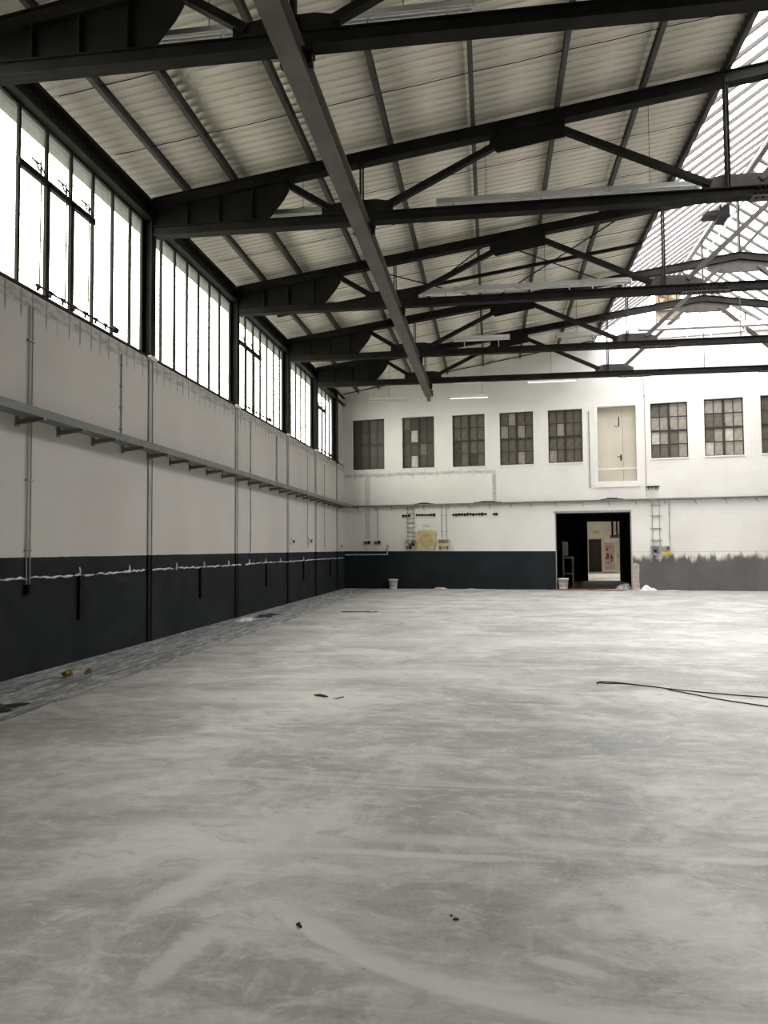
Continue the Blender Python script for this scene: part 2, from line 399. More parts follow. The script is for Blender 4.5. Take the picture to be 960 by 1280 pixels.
floor = struct(MB().box(-4.47, XW+.3, -10.5, 52, -.30, 0).build('floor', M['floor']), 'pale grey scuffed concrete floor of the hall')
MB().box(XL-.25, -4.505, -10.5, 31, -.30, -.004).build('edge_strip', M['strip'], floor)['label'] = 'rough dusty strip of floor along the dark dado'
MB().box(-4.5, -4.46, -10.5, 31, -.30, -.02).build('joint_groove', M['black'], floor)

wl = struct(MB().box(XL-.32, XL, -10.5, 31.0, -.3, SILL-.02).build('wall_left', M['wall_left']), 'long left wall, white above a blue-black dado')
MB().add([(XL-.34,-10.5,SILL+.03),(XL+.015,-10.5,SILL-.03),(XL+.015,31,SILL-.03),(XL-.34,31,SILL+.03),
          (XL-.34,-10.5,SILL-.05),(XL+.015,-10.5,SILL-.06),(XL+.015,31,SILL-.06),(XL-.34,31,SILL-.05)],
         [(0,1,2,3),(4,7,6,5),(0,4,5,1),(1,5,6,2),(2,6,7,3),(3,7,4,0)]).build('sill_capping', M['steel'], wl)
wr = struct(MB().box(XW, XW+.32, -10.5, 29, -.3, 7.9).build('wall_right_light_block', plain('white_plaster', (.70,.68,.65), .7, .06, .6)), 'unseen right wall of the hall, left windowless to cut the light')  # unseen; no windows here, so less light reaches the left wall
FW = -7.5                                   # unseen front wall behind the viewer, set dark to dim the near floor
wfm = plain('front_light_block_dark', (.25,.24,.23), .7, .08, .6)
wf = struct(MB().prism([(XL-.3,-.3),(XW+.3,-.3),(XW+.3,7.8),(XR,9.8),(XL-.3,7.8)], FW-.3, FW).build('wall_front_light_block', wfm), 'unseen wall behind the viewer, kept dark to hold back light')

# eaves beams over the side windows
def eaves(x0, x1, name):
    b = MB(); b.box(x0, x1, -10.4, 30.9, HEAD-.02, HEAD+.05); b.box(min(x0,x1)+.12, max(x0,x1)-.12, -10.4, 30.9, HEAD+.05, HEAD+.27); b.box(x0, x1, -10.4, 30.9, HEAD+.27, HEAD+.33)
    return struct(b.build(name, M['steel']), 'dark steel eaves beam above the side windows')
eaves(XL-.24, XL+.06, 'trim_1')

# ---- side windows
GX = -.13                                   # glass plane set back from the wall face
_pane = {}
def pane_mesh(w, h, mat):
    k = (round(w,3), round(h,3), mat.name)
    if k not in _pane:
        me = MB().box(-.004,.004,0,w,0,h).mesh('pane'); me.materials.append(mat); _pane[k] = me
    return _pane[k]
wn = [0]
def side_window(y0, y1, mull, casement=None, mirror=False, label=None):
    wn[0] += 1
    if mirror: root = empty('window_%d' % wn[0], (XW, y1, SILL), math.pi)
    else: root = empty('window_%d' % wn[0], (XL, y0, SILL))
    struct(root, label or 'band of frosted panes in dark steel bars along the side wall')
    H = HEAD-SILL; L = y1-y0
    MB().box(GX-.05, GX+.04, 0, L, 0, .05).box(GX-.05, GX+.04, 0, L, H-.05, H).box(GX-.02,GX+.03,0,.04,0,H).box(GX-.02,GX+.03,L-.04,L,0,H).build('window_frame', M['steel'], root)
    ys = [0.0] + [m-y0 for m in mull] + [L]
    cz = TRANSOM-SILL
    for i, m in enumerate(ys[1:-1]):
        thick = casement and casement[0]+.05 < mull[i] < casement[1]-.05
        w = .024 if not thick else .024
        b = MB().box(GX-.012, GX+.03, m-w, m+w, .04, H-.04)
        if not thick: b.box(GX+.03, GX+.036, m-w*.6, m+w*.6, .05, H-.05)
        for q in range(9): b.box(GX+.036, GX+.044, m-.008, m+.008, .2+q*.24, .216+q*.24)
        b.build('mullion', M['steel'], root)
        if thick:
            MB().box(GX+.01, GX+.05, m-.046, m+.046, .05, cz).build('casement_stile', M['steel'], root)
    for a, b_ in zip(ys, ys[1:]):
        if b_-a < .05: continue
        mid = y0+(a+b_)/2
        if casement and casement[0] < mid < casement[1]:
            for z0, z1 in ((.04, cz), (cz, H-.04)):
                o = link('pane', pane_mesh(b_-a, z1-z0, M['frost']), root, (GX, a, z0))
        else:
            link('pane', pane_mesh(b_-a, H-.08, M['frost']), root, (GX, a, .04))
    if casement:
        c0, c1 = casement[0]-y0, casement[1]-y0
        MB().box(GX-.012, GX+.05, c0-.03, c1+.03, cz-.045, cz+.045).build('transom', M['steel'], root)
        n = 3; w = (c1-c0)/n
        for k in range(n):
            y = c0 + w*(k+.5)
            b = MB(); b.bar((GX+.07,y-.12,cz+.14),(GX+.07,y+.06,cz+.14),.018,.018); b.bar((GX+.07,y-.02,cz+.14),(GX+.07,y+.06,cz+.05),.016,.016)
            b.bar((GX+.09,y+.06,cz+.18),(GX+.09,y+.06,cz+.02),.016,.016); b.bar((GX+.09,y+.06,cz+.12),(GX+.08,y+.22,cz+.03),.014,.014)
            b.build('opener_bracket', M['steel'], root)
            MB().tube([(GX+.10,y+.06,cz+.1),(GX+.10,y+.05,.06)], .009, 6).build('opener_rod', M['steel'], root)
        sh = MB().tube([(GX+.12,c0+.3,.09),(GX+.12,c1+.45,.075)], .014, 8)
        for k in range(7):
            y = c0+.3+k*.3
            sh.tube([(GX+.12,y-.035,.088),(GX+.12,y+.035,.088)], .026, 8)
            sh.bar((GX+.12,y,.09),(GX+.11,y,.02),.02,.03)
        sh.tube([(GX+.13,c1+.42,.09),(GX+.13,c1+.56,.09)], .05, 10)
        sh.build('drive_shaft', M['steel'], root)
    return root
side_window(8.16, 12.57, [8.38,9.0,9.63,10.25,10.87,11.49,12.1], (9.0,10.87), label='nearest band of tall frosted panes with three tilting casements')
side_window(12.75, 17.16, [13.34,13.96,14.57,15.18,15.81,16.44], label='second band of tall frosted panes from the viewer, without casements')
side_window(17.34, 21.74, [17.65,18.28,18.91,19.53,20.15,20.8,21.4], (17.65,19.53), label='third band of frosted panes with three tilting casements')
side_window(21.92, 25.35, [22.65,23.28,23.92,24.56], label='fourth band of frosted panes, narrow, without casements')
side_window(25.53, 28.99, [25.72,26.36,27.0,27.6,28.25,28.85], (25.72,27.6), label='farthest band of frosted panes beside the back wall')
side_window(3.57, 7.98, [4.1,4.72,5.34,5.96,6.58,7.2], label='band of frosted panes beside the viewer')
struct(MB().box(XL-.28, XL-.06, -7.7, 3.5, SILL-.05, 7.5).build('wall_left_light_block', M['wall_left']), 'unseen windowless wall added behind the viewer to keep light out')  # unseen, added in place of windows to keep the near hall dim
for a, b in zip(BAYS[2:-1], BAYS[3:-1]+[29.0]):
    portal((XL+GX-.1, (a+b)/2, (SILL+HEAD)/2), (1,0,0), b-a, HEAD-SILL)
struct(MB().box(XL-.30, XL-.02, 29.17, 31.2, SILL-.05, 7.9).build('wall_corner', M['wall_left']), 'short white wall end beside the last side window')

# ---- roof sheets
ceiling = struct(empty('ceiling', (0,0,0)), 'underside of the corrugated roof, off-white fibre cement sheets')
PUR = [-5.2, -4.34, -2.94, -1.59, -.2, 1.18, 2.54, 3.85]
_sheet = {}
def sheet_mesh(L, W):
    k = (round(L,3), round(W,3))
    if k in _sheet: return _sheet[k]
    per, amp, seg, th = .177, .034, 8, .008
    n = int(round(W/per*seg)); vs = []
    for t in (0, th):
        for xx in (0, L):
            for j in range(n+1):
                y = W*j/n; vs.append((xx, y, amp*math.cos(2*math.pi*y/per)+t))
    r = n+1; fs = []
    for j in range(n):
        fs.append((j, j+1, r+j+1, r+j)); fs.append((2*r+j, 3*r+j, 3*r+j+1, 2*r+j+1))
        fs.append((j, 2*r+j, 2*r+j+1, j+1)); fs.append((r+j, r+j+1, 3*r+j+1, 3*r+j))
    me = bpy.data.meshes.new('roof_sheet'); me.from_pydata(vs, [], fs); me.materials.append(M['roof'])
    me.polygons.foreach_set('use_smooth', [True]*len(fs)); me.update(); _sheet[k] = me
    return me
XS = [-6.75] + PUR[1:-1] + [XE+.06]
for bi, (ya, yb) in enumerate(zip(BAYS, BAYS[1:])):
    for k, (xa, xb) in enumerate(zip(XS, XS[1:])):
        xa2 = xa-.09 if k else xa
        L = (xb-xa2)*math.sqrt(1+SL*SL)
        for side in (0, 1):
            o = link('roof_sheet', sheet_mesh(L, yb-ya), ceiling)
            lift = .04 + .004*(k%2)
            if side == 0: o.location = (xa2, ya, zroof(xa2)+lift); o.rotation_euler = (0, -math.atan(SL), 0)
            else: o.location = (2*XR-xa2, yb, zroof(xa2)+lift); o.rotation_euler = (0, -math.atan(SL), math.pi)

struct(MB().box(-6.45, XL-.25, -10.4, 31, 7.50, 7.56).build('added_eaves_soffit', plain('eaves_shade_boards', (.06,.065,.045), .8, .3, 3.0)), 'added soffit boards of the eaves outside the side windows, coloured dark as their shade')  # added boards; shade under the eaves is put into their dark olive
# ---- skylight
sky = struct(empty('skylight', (0,0,0)), 'pitched ridge skylight of many glazing bars and white panes')
ZE = zroof(XE)+.05; SY0, SY1, BS = -10.2, 28.9, .62
nb = int((SY1-SY0)/BS)
bar_me = MB(); bar_me.bar((0,0,0),(XR-XE,0,ZRIDGE-ZE),.06,.085); bar_me.bar((0,0,-.04),(XR-XE,0,ZRIDGE-ZE-.04),.085,.014)
bar_me = bar_me.mesh('glazing_bar'); bar_me.materials.append(M['skysteel'])
lenS = math.hypot(XR-XE, ZRIDGE-ZE); pitchS = math.atan2(ZRIDGE-ZE, XR-XE)
pane_s = MB().box(0, lenS, .022, BS-.022, .02, .028).mesh('skylight_pane'); pane_s.materials.append(M['skyglass'])
yfirst = 12.66+.16 - BS*math.floor((12.66+.16-SY0)/BS)
for i in range(nb+1):
    y = yfirst + i*BS
    if y < 7.4: continue
    if y > 29.0: break
    link('glazing_bar', bar_me, sky, (XE, y, ZE))
    o = link('glazing_bar', bar_me, sky, (2*XR-XE, y, ZE), math.pi)
    if y < 28.7:
        o = link('skylight_pane', pane_s, sky, (XE, y, ZE)); o.rotation_euler = (0, -pitchS, 0)
        o = link('skylight_pane', pane_s, sky, (2*XR-XE, y+BS, ZE)); o.rotation_euler = (0, -pitchS, math.pi)
SKY0 = yfirst+BS*math.ceil((7.4-yfirst)/BS)
MB().prism([(XE,ZE),(XR,ZRIDGE+.02),(2*XR-XE,ZE),(2*XR-XE,ZE+.06),(XR,ZRIDGE+.1),(XE,ZE+.06)], -7.7, SKY0).build('light_block_roof', M['roof'], sky)  # unseen opaque cover, added to block skylight over the near bays
MB().prism([(XE,ZE),(XR,ZRIDGE),(2*XR-XE,ZE)], -7.7, -7.5).build('light_block_gable', M['dark_room'], sky)  # unseen end of the added cover, shuts out light behind the viewer
MB().box(XR-.07, XR+.07, -5.7, 28.7, ZRIDGE-.16, ZRIDGE-.02).box(XR-.13, XR+.13, -5.7, 28.7, ZRIDGE-.02, ZRIDGE+.05).build('ridge_beam', M['skysteel'], sky)
for dx in (-.24, .24):
    MB().tube([(XR+dx, 2, ZRIDGE-.34), (XR+dx, 28.6, ZRIDGE-.34)], .03, 8).build('ridge_rail', M['lamp_grey'], sky)
for x, s in ((XE, 1), (XE2, -1)):
    MB().box(x-.05, x+.05, -5.7, 29.0, ZE-.10, ZE+.02).build('skylight_curb', M['purlin'], sky)
portal((XR-1.5, 18.0, (ZE+ZRIDGE)/2-.2), (math.sin(pitchS),0,-math.cos(pitchS)), 22, lenS)
portal((XR+1.5, 18.0, (ZE+ZRIDGE)/2-.2), (-math.sin(pitchS),0,-math.cos(pitchS)), 22, lenS)

# ---- back wall with its openings (local x along the wall, -y towards the hall)
UEND = (XW-XL)*LW + .3
WINS = [(.36,1.71,4.75,6.77),(2.45,3.75,4.74,6.76),(4.47,5.74,4.72,6.74),(6.31,7.58,4.72,6.73),(8.13,9.38,4.73,6.72),
        (11.78,13.04,4.76,6.76),(13.59,14.88,4.77,6.80),(15.43,16.72,4.79,6.82)]
UDOOR = (9.92,11.27,3.97,6.74); OPEN = (8.33,11.02,-.3,2.86)
def holed_wall(u0, u1, z0, z1, holes, th):
    us = sorted({u0,u1} | {h[0] for h in holes} | {h[1] for h in holes}); zs = sorted({z0,z1} | {h[2] for h in holes} | {h[3] for h in holes})
    def hole(a, b): return any(h[0] < a < h[1] and h[2] < b < h[3] for h in holes)
    b = MB()
    for i in range(len(us)-1):
        for j in range(len(zs)-1):
            um, zm = (us[i]+us[i+1])/2, (zs[j]+zs[j+1])/2
            if hole(um, zm): continue
            a, c, e, f = us[i], us[i+1], zs[j], zs[j+1]
            b.add([(a,0,e),(c,0,e),(c,0,f),(a,0,f)], [(0,1,2,3)]); b.add([(a,th,e),(c,th,e),(c,th,f),(a,th,f)], [(3,2,1,0)])
    for a, c, e, f in holes + [(u0,u1,z0,z1)]:
        b.add([(a,0,e),(c,0,e),(c,0,f),(a,0,f),(a,th,e),(c,th,e),(c,th,f),(a,th,f)], [(0,4,5,1),(1,5,6,2),(2,6,7,3),(3,7,4,0)])
    return b
wb = struct(holed_wall(-.3, UEND, -.3, 7.5, WINS+[UDOOR,OPEN], .36).build('wall_back', M['wall_back'], None, wp(0,0,0), ANG), 'back wall, white over a dark dado, with steel windows and a big doorway')
def uX(x): return (x-XL)*LW
MB().prism([(-.3,7.5),(UEND,7.5),(UEND,zroof(XW)),(uX(XE2),zroof(XE)),(uX(XE2)-.01,zroof(XE)+.05),(uX(XR),zroof(XR)+.06),(uX(XE)+.01,zroof(XE)+.05),(uX(XE),zroof(XE)),(0,zroof(XL)),(-.3,zroof(XL)-.04)], 0, .3).build('gable', M['wall_back'], wb)
MB().box(uX(XE)-.2, uX(XE2)+.2, -.10, 0, 9.12, 9.20).build('gable_ledge', M['wall_back'], wb)
# gable glazing of the skylight
gl = struct(empty('window_gable', wp(0,0,0), ANG), 'triangular glazed gable at the far end of the ridge skylight')
def zsky(u):
    x = XL + u/LW; x = x if x < XR else 2*XR-x
    return ZE + (x-XE)/(XR-XE)*(ZRIDGE-ZE)
def zgab(u):
    x = XL + u/LW; return zroof(x)+.05
us = [uX(XE)+.02] + [uX(XE)+.02+i*.74 for i in range(1,8)] + [uX(XE2)-.02]
for i, (a, b) in enumerate(zip(us, us[1:])):
    poly = [(a,zgab(a)),(b,zgab(b)),(b,max(zsky(b),zgab(b)+.01))]
    if a < uX(XR) < b: poly += [(uX(XR),zsky(uX(XR)))]
    poly += [(a,max(zsky(a),zgab(a)+.01))]
    MB().prism(poly, .10, .108).build('pane', M['skyglass'], gl)
    if i: MB().box(a-.022, a+.022, .06, .12, zgab(a)-.02, zsky(a)).build('mullion', M['skysteel'], gl)
for s in (0,1):
    a, b = (uX(XE), uX(XR)) if s == 0 else (uX(XR), uX(XE2))
    MB().bar((a,.09,zsky(a)),(b,.09,zsky(b)),.08,.08).build('gable_rafter', M['skysteel'], gl)

# windows of the back wall: four by four murky panes each
wlabels = ['dark steel window nearest the left corner of the back wall','second steel window from the left corner, two paler panes','third steel window from the left corner, greenish panes',
           'fourth steel window from the left corner','steel window just left of the beige upper door','steel window just right of the beige upper door, dusty panes',
           'second steel window right of the upper door, patched panes','steel window cut by the right edge of the photograph']
_mp = {}
def back_window(i, u0, u1, z0, z1):
    wn[0] += 1
    r = struct(empty('window_%d' % wn[0], wp(u0, -.14, z0), ANG), wlabels[i])
    W, H = u1-u0, z1-z0; st = M['gasket']
    MB().box(0,.035,-.02,.04,0,H).box(W-.035,W,-.02,.04,0,H).box(0,W,-.02,.04,0,.035).box(0,W,-.02,.04,H-.035,H).build('window_frame', st, r)
    MB().box(W/2-.042,W/2+.042,-.03,.03,0,H).build('mullion', st, r)
    MB().box(0,W,-.028,.03,H/2-.045,H/2+.03).build('transom', st, r)
    for a in (W*.25, W*.75): MB().box(a-.015,a+.015,-.012,.02,.03,H-.03).build('glazing_bar', st, r)
    for a in (H*.25, H*.75): MB().box(.03,W-.03,-.0125,.0195,a-.015,a+.015).build('glazing_bar', st, r)
    MB().tube([(W/2+.02,-.05,H/2+.2),(W/2+.06,-.06,H/2+.06)], .012, 6).build('handle', st, r)
    base = {0:[0,0,0,0],1:[0,0,0,1],2:[1,1,0,1],3:[1,1,2,1],4:[1,1,2,1],5:[2,1,2,2],6:[2,2,1,2],7:[1,2,2,1]}[i]
    rnd = random.Random(i+3)
    k = (round(W/4,3), round(H/4,3))
    for a in range(4):
        for b in range(4):
            t = rnd.choice(base)
            if i == 1 and (a,b) in ((1,0),(1,2)): t = 3
            if i == 6 and (a,b) in ((0,0),(2,1)): t = 3
            if i == 5 and (a,b) in ((0,1),): t = 3
            kk = k+(t,)
            if kk not in _mp:
                me = MB().box(0,W/4,.0,.006,0,H/4).mesh('pane'); me.materials.append(M['murky%d' % t]); _mp[kk] = me
            link('pane', _mp[kk], r, (a*W/4, .004, b*H/4))
    MB().box(-.03, W+.03, -.17, .0, -.05, -.005).build('window_sill', M['white_trim'], r)
for i, w in enumerate(WINS): back_window(i, *w)
# space behind the upper windows
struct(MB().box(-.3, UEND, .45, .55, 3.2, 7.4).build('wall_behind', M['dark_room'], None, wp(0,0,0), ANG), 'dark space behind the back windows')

# upper door in its niche
u0,u1,z0,z1 = UDOOR; W, H = u1-u0, z1-z0
d = struct(empty('door_1', wp(u0, -.30, z0), ANG), 'beige double door high in the white back wall')
MB().box(.01, W*.655, 0, .05, 0, H-.01).build('door_leaf', M['beige'], d)
MB().box(W*.665, W-.01, 0, .05, 0, H-.01).build('door_leaf', M['beige'], d)
MB().box(0, W, .05, .06, 0, H).build('door_backing', M['boxgrey'], d)
MB().tube([(W*.60,-.01,.92),(W*.60,-.07,.92),(W*.50,-.07,.92)], .014, 6).box(W*.585,W*.625,-.012,0,.78,1.0).build('door_handle', M['steel'], d)
MB().box(W*.55,W*.575,-.015,0,2.05,2.42).tube([(W*.56,-.02,2.1),(W*.50,-.05,2.02),(W*.45,-.04,2.1)],.01,6).build('door_hook', M['steel'], d)
MB().bar((0,-.22,.47),(W,-.22,.47),.05,.05).build('guard_rail', M['white_lamp'], d)
MB().box(-.14, W+.10, -.35, -.29, -.22, -.02).box(-.12,-.02,-.312,-.30,-.02,H+.06).box(W+.02,W+.10,-.312,-.30,-.02,H+.06).build('door_surround', M['white_trim'], d)

# big doorway, the dark room behind it and the lit room beyond
u0,u1,z0,z1 = OPEN
fr = struct(empty('door_2', wp(u0, 0, 0), ANG), 'wide open doorway through the back wall into a dark room')
W = u1-u0
MB().box(-.01,.02,.0,.34,0,z1).box(W-.02,W+.02,-.015,.34,0,z1).box(-.05,W+.02,-.02,.34,z1-.02,z1+.05).build('door_frame', M['boxgrey'], fr)
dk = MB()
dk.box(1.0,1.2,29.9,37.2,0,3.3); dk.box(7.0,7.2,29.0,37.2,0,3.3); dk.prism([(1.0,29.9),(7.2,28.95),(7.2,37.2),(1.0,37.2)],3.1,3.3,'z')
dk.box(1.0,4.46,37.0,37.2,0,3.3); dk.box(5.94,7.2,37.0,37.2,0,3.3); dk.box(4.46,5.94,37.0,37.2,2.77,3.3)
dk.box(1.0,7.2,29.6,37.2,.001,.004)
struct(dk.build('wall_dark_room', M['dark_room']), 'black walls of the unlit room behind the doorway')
lr = MB()
lr.box(2.8,3.0,37.2,51.2,0,4); lr.box(10.6,10.8,37.2,51.2,0,4); lr.box(2.8,10.8,37.2,51.2,3.9,4.1); lr.box(2.8,10.8,51,51.2,0,4)
lr.box(2.8,4.46,37.2,37.3,0,4); lr.box(5.94,10.8,37.2,37.3,0,4); lr.box(4.46,5.94,37.2,37.3,2.77,4)
struct(lr.build('wall_far_room', M['white_room']), 'pale walls of the lit room seen through the doorway')
d3 = struct(empty('door_3', (6.2, 50.99, 0)), 'dark doorway in the far wall of the lit room')
MB().box(0,.8,-.02,-.005,0,2.09).build('dark_opening', M['dark_room'], d3)
MB().box(-.1,0,-.06,0,0,2.2).box(.8,.95,-.06,0,0,2.2).box(-.1,.95,-.06,0,2.09,2.2).build('door_frame', M['beige'], d3)
d4 = struct(empty('door_4', (7.9, 50.9, 0)), 'beige door at the right of the lit far room')
MB().box(0,.95,0,.06,0,2.02).build('door_leaf', M['beige'], d4); MB().box(.08,.12,-.05,0,.95,1.1).build('door_handle', M['steel'], d4)
mural = thing('mural', 'red and dark painted mural on the far room wall', 'mural', (7.2, 50.985, .1))
MB().box(0,.62,0,.012,0,1.75).build('ground', M['cardboard'], mural)
rm = random.Random(4)
for i in range(16):
    a, b = rm.uniform(.03,.46), rm.uniform(.35,1.55); w, h = rm.uniform(.08,.2), rm.uniform(.08,.22)
    MB().prism([(a,b),(a+w,b+rm.uniform(-.05,.05)),(a+w*rm.uniform(.7,1.1),b+h),(a+rm.uniform(0,.05),b+h*rm.uniform(.6,1))], -.004-.0005*i, 0).build('patch', M[rm.choice(['red','darkcloth','red','brown'])], mural)
wpipe = thing('wall_pipe', 'dark pipes with a valve high on the far room wall', 'pipe', (7.7, 50.9, 2.0))
MB().tube([(0,0,.2),(0,0,1.85)], .06, 8).build('pipe', M['steel'], wpipe); MB().tube([(.28,0,.2),(.28,0,1.85)], .05, 8).build('pipe', M['steel'], wpipe)
MB().tube([(-.15,-.05,.25),(.5,-.05,.25)], .1, 8).build('valve', M['brown'], wpipe)
sg = tag(MB().box(0,.42,-.03,0,0,.22).box(.04,.38,-.035,-.03,.06,.16).build('wall_sign', M['board'], None, (6.5,50.99,2.42)), 'small brownish plate above the dark far doorway', 'plate')
# ceiling lamp of the lit far room
fl = thing('room_light', 'ceiling light of the far room behind the doorway', 'lamp', (6.6, 44.0, 3.84))
MB().box(-1.6,1.6,-.8,.8,0,.05).build('housing', M['white_lamp'], fl)
m, nt, p = newmat('lit_tube'); p.inputs['Emission Color'].default_value = (1,.93,.82,1); p.inputs['Emission Strength'].default_value = 16; M['lit'] = m; m.cycles.emission_sampling = 'NONE'
MB().box(-1.5,1.5,-.7,.7,-.04,0).build('tube', M['lit'], fl)
m, nt, p = newmat('glowing_hall_tube'); p.inputs['Emission Color'].default_value = (1,.98,.94,1); p.inputs['Emission Strength'].default_value = 1.6; M['lit_hall'] = m; m.cycles.emission_sampling = 'NONE'

# ================================================================== STEELWORK
ZB = 7.06
def half(b, s):                            # mirror a half-truss builder about the ridge
    if s: b.v = [(2*XR-x, y, z) for x, y, z in b.v]
    return b
tl = ['nearest dark steel roof truss, crossing the top edge of the photograph','second dark steel roof truss from the viewer','third dark steel roof truss from the viewer',
      'fourth dark steel roof truss from the viewer','farthest dark steel roof truss, just before the back wall']
truss_me = {}
def tpart(name, key, make, root, side, mat):
    k = (key, side)
    if k not in truss_me:
        b = MB(); make(b); half(b, side); b.v = [(x-XL, y, z-ZB) for x, y, z in b.v]
        me = b.mesh(name); me.materials.append(mat); truss_me[k] = me
    return link(name, truss_me[k], root)
def chord(b, x0, x1, zf0, zf1, h, w, fl):  # angle-built chord: side plates, top and bottom flanges; z = top line
    for y in (-w*.32, w*.32): b.add([(x0,y-.008,zf0-h),(x1,y-.008,zf1-h),(x1,y+.008,zf1-h),(x0,y+.008,zf0-h),(x0,y-.008,zf0),(x1,y-.008,zf1),(x1,y+.008,zf1),(x0,y+.008,zf0)],
                     [(0,3,2,1),(4,5,6,7),(0,1,5,4),(1,2,6,5),(2,3,7,6),(3,0,4,7)])
    for za, zb in ((zf0-h, zf1-h), (zf0-.016, zf1-.016)):
        b.add([(x0,-fl/2,za),(x1,-fl/2,zb),(x1,fl/2,zb),(x0,fl/2,za),(x0,-fl/2,za+.016),(x1,-fl/2,zb+.016),(x1,fl/2,zb+.016),(x0,fl/2,za+.016)],
              [(0,3,2,1),(4,5,6,7),(0,1,5,4),(1,2,6,5),(2,3,7,6),(3,0,4,7)])
def strut(b, p, q, w=.1):                  # double-angle bar in the truss plane
    P, Q = Vector((p[0],0,p[1])), Vector((q[0],0,q[1]))
    for y in (-.035,.035): b.bar(P+Vector((0,y,0)), Q+Vector((0,y,0)), .012, w, (0,0,1))
    d = (Q-P).normalized(); n = Vector((-d.z,0,d.x))
    if n.z < 0: n = -n
    b.bar(P-n*(w/2), Q-n*(w/2), .12, .012, n)
def bolts(b, x0, x1, z, ny):
    x = x0
    while x < x1:
        b.tube([(x,-.12,z),(x,.12,z)], .014, 6); x += .09
for ti, Y in enumerate(TR):
    r = thing('roof_truss', tl[ti], 'truss', (XL, Y, ZB), group='dark steel roof trusses over the hall')
    S, S2 = M['steel'], M['steel_sky']
    for s in (0,1):
        tpart('bottom_chord','bc', lambda b: chord(b, -5.78, XR, ZB+.17, ZB+.17, .17, .16, .20), r, s, S)
        tpart('top_chord','tc', lambda b: chord(b, -5.80, XR, ztop(-5.8), ztop(XR), .20, .16, .20), r, s, S)
        hp = tpart('haunch_plate','hp', lambda b: b.prism([(-5.80,ZB+.1),(-3.80,ZB+.1),(-3.46,7.56),(-3.36,7.72),(-3.36,ztop(-3.36)-.1),(-5.80,ztop(-5.8)-.1)], -.012, .012), r, s, S)
        for q, x in enumerate((-5.17,-4.59,-4.0)):
            tpart('stiffener','st%d'%q, lambda b: b.box(x-.008,x+.008,-.085,.085,ZB+.16,ztop(x)-.18), hp, s, S)
        tpart('diagonal','d1', lambda b: strut(b, (-3.5,7.92), (-2.62,7.36)), r, s, S)
        tpart('gusset_plate','g1', lambda b: b.prism([(-2.78,ZB+.1),(-2.78,7.40),(-2.45,7.46),(-1.85,7.47),(-1.56,7.42),(-1.56,ZB+.1)], -.02, .02), r, s, S)
        tpart('post','p1', lambda b: strut(b, (-2.11,ZB+.15), (-2.11,ztop(-2.11)-.1), .09), r, s, S)
        tpart('diagonal','d2', lambda b: strut(b, (-1.66,7.36), (.24,8.28)), r, s, S)
        tpart('gusset_plate','g2', lambda b: b.prism([(.10,ztop(.1)-.1),(1.30,ztop(1.3)-.1),(1.30,8.30),(1.1,8.27),(.20,8.12),(.06,8.25)], -.02, .02), r, s, S)
        tpart('diagonal','d3', lambda b: strut(b, (1.22,8.44), (3.56,7.33)), r, s, S)
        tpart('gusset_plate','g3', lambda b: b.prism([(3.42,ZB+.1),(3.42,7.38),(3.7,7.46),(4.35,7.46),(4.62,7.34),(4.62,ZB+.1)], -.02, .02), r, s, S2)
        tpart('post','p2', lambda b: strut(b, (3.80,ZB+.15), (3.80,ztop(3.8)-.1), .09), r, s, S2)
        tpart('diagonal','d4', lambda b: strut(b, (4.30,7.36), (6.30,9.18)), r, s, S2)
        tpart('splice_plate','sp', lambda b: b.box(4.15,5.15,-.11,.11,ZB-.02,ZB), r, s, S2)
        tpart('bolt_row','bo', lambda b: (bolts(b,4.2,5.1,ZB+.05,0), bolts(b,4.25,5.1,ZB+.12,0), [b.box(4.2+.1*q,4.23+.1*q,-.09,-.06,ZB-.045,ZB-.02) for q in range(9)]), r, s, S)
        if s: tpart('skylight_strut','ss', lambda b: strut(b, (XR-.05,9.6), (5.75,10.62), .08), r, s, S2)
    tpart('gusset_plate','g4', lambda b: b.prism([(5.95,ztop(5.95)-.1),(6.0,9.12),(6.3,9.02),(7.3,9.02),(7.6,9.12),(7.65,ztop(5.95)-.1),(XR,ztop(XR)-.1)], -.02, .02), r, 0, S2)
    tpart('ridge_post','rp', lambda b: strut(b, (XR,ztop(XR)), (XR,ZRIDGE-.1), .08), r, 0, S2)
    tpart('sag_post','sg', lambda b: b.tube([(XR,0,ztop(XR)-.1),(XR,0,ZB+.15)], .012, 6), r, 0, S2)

# steel columns between the windows, painted with the wall below the sill
cl = ['steel column beside the nearest truss end at the left edge','dark steel column under the second truss','dark steel column under the third truss','dark steel column under the fourth truss',
      'dark steel column under the farthest truss','last steel column, at the left corner of the back wall']
for i, Y in enumerate(COLS):
    r = thing('steel_column', cl[i], 'column', (XL, Y, 0), group='steel columns of the left wall')
    t = 7.72
    MB().box(-.15,.055,-.012,.012,SILL-.08,t).box(.038,.055,-.095,.095,SILL-.08,t).box(-.165,-.15,-.095,.095,SILL-.08,t).build('upper_shaft', M['steel'], r)
    for nm, za, zb, mt in (('lower_shaft',1.482,SILL-.05,M['column_grey']), ('dado_shaft',0,1.482,M['black'])):
        MB().box(-.05,.028,-.085,-.06,za,zb).box(-.05,.028,.06,.085,za,zb).box(-.05,.014,-.06,.06,za,zb).build(nm, mt, r)
    MB().box(.0,.075,-.13,.13,SILL-.10,SILL-.03).build('sill_shoe', M['foam'] if i < 5 else M['steel'], r)

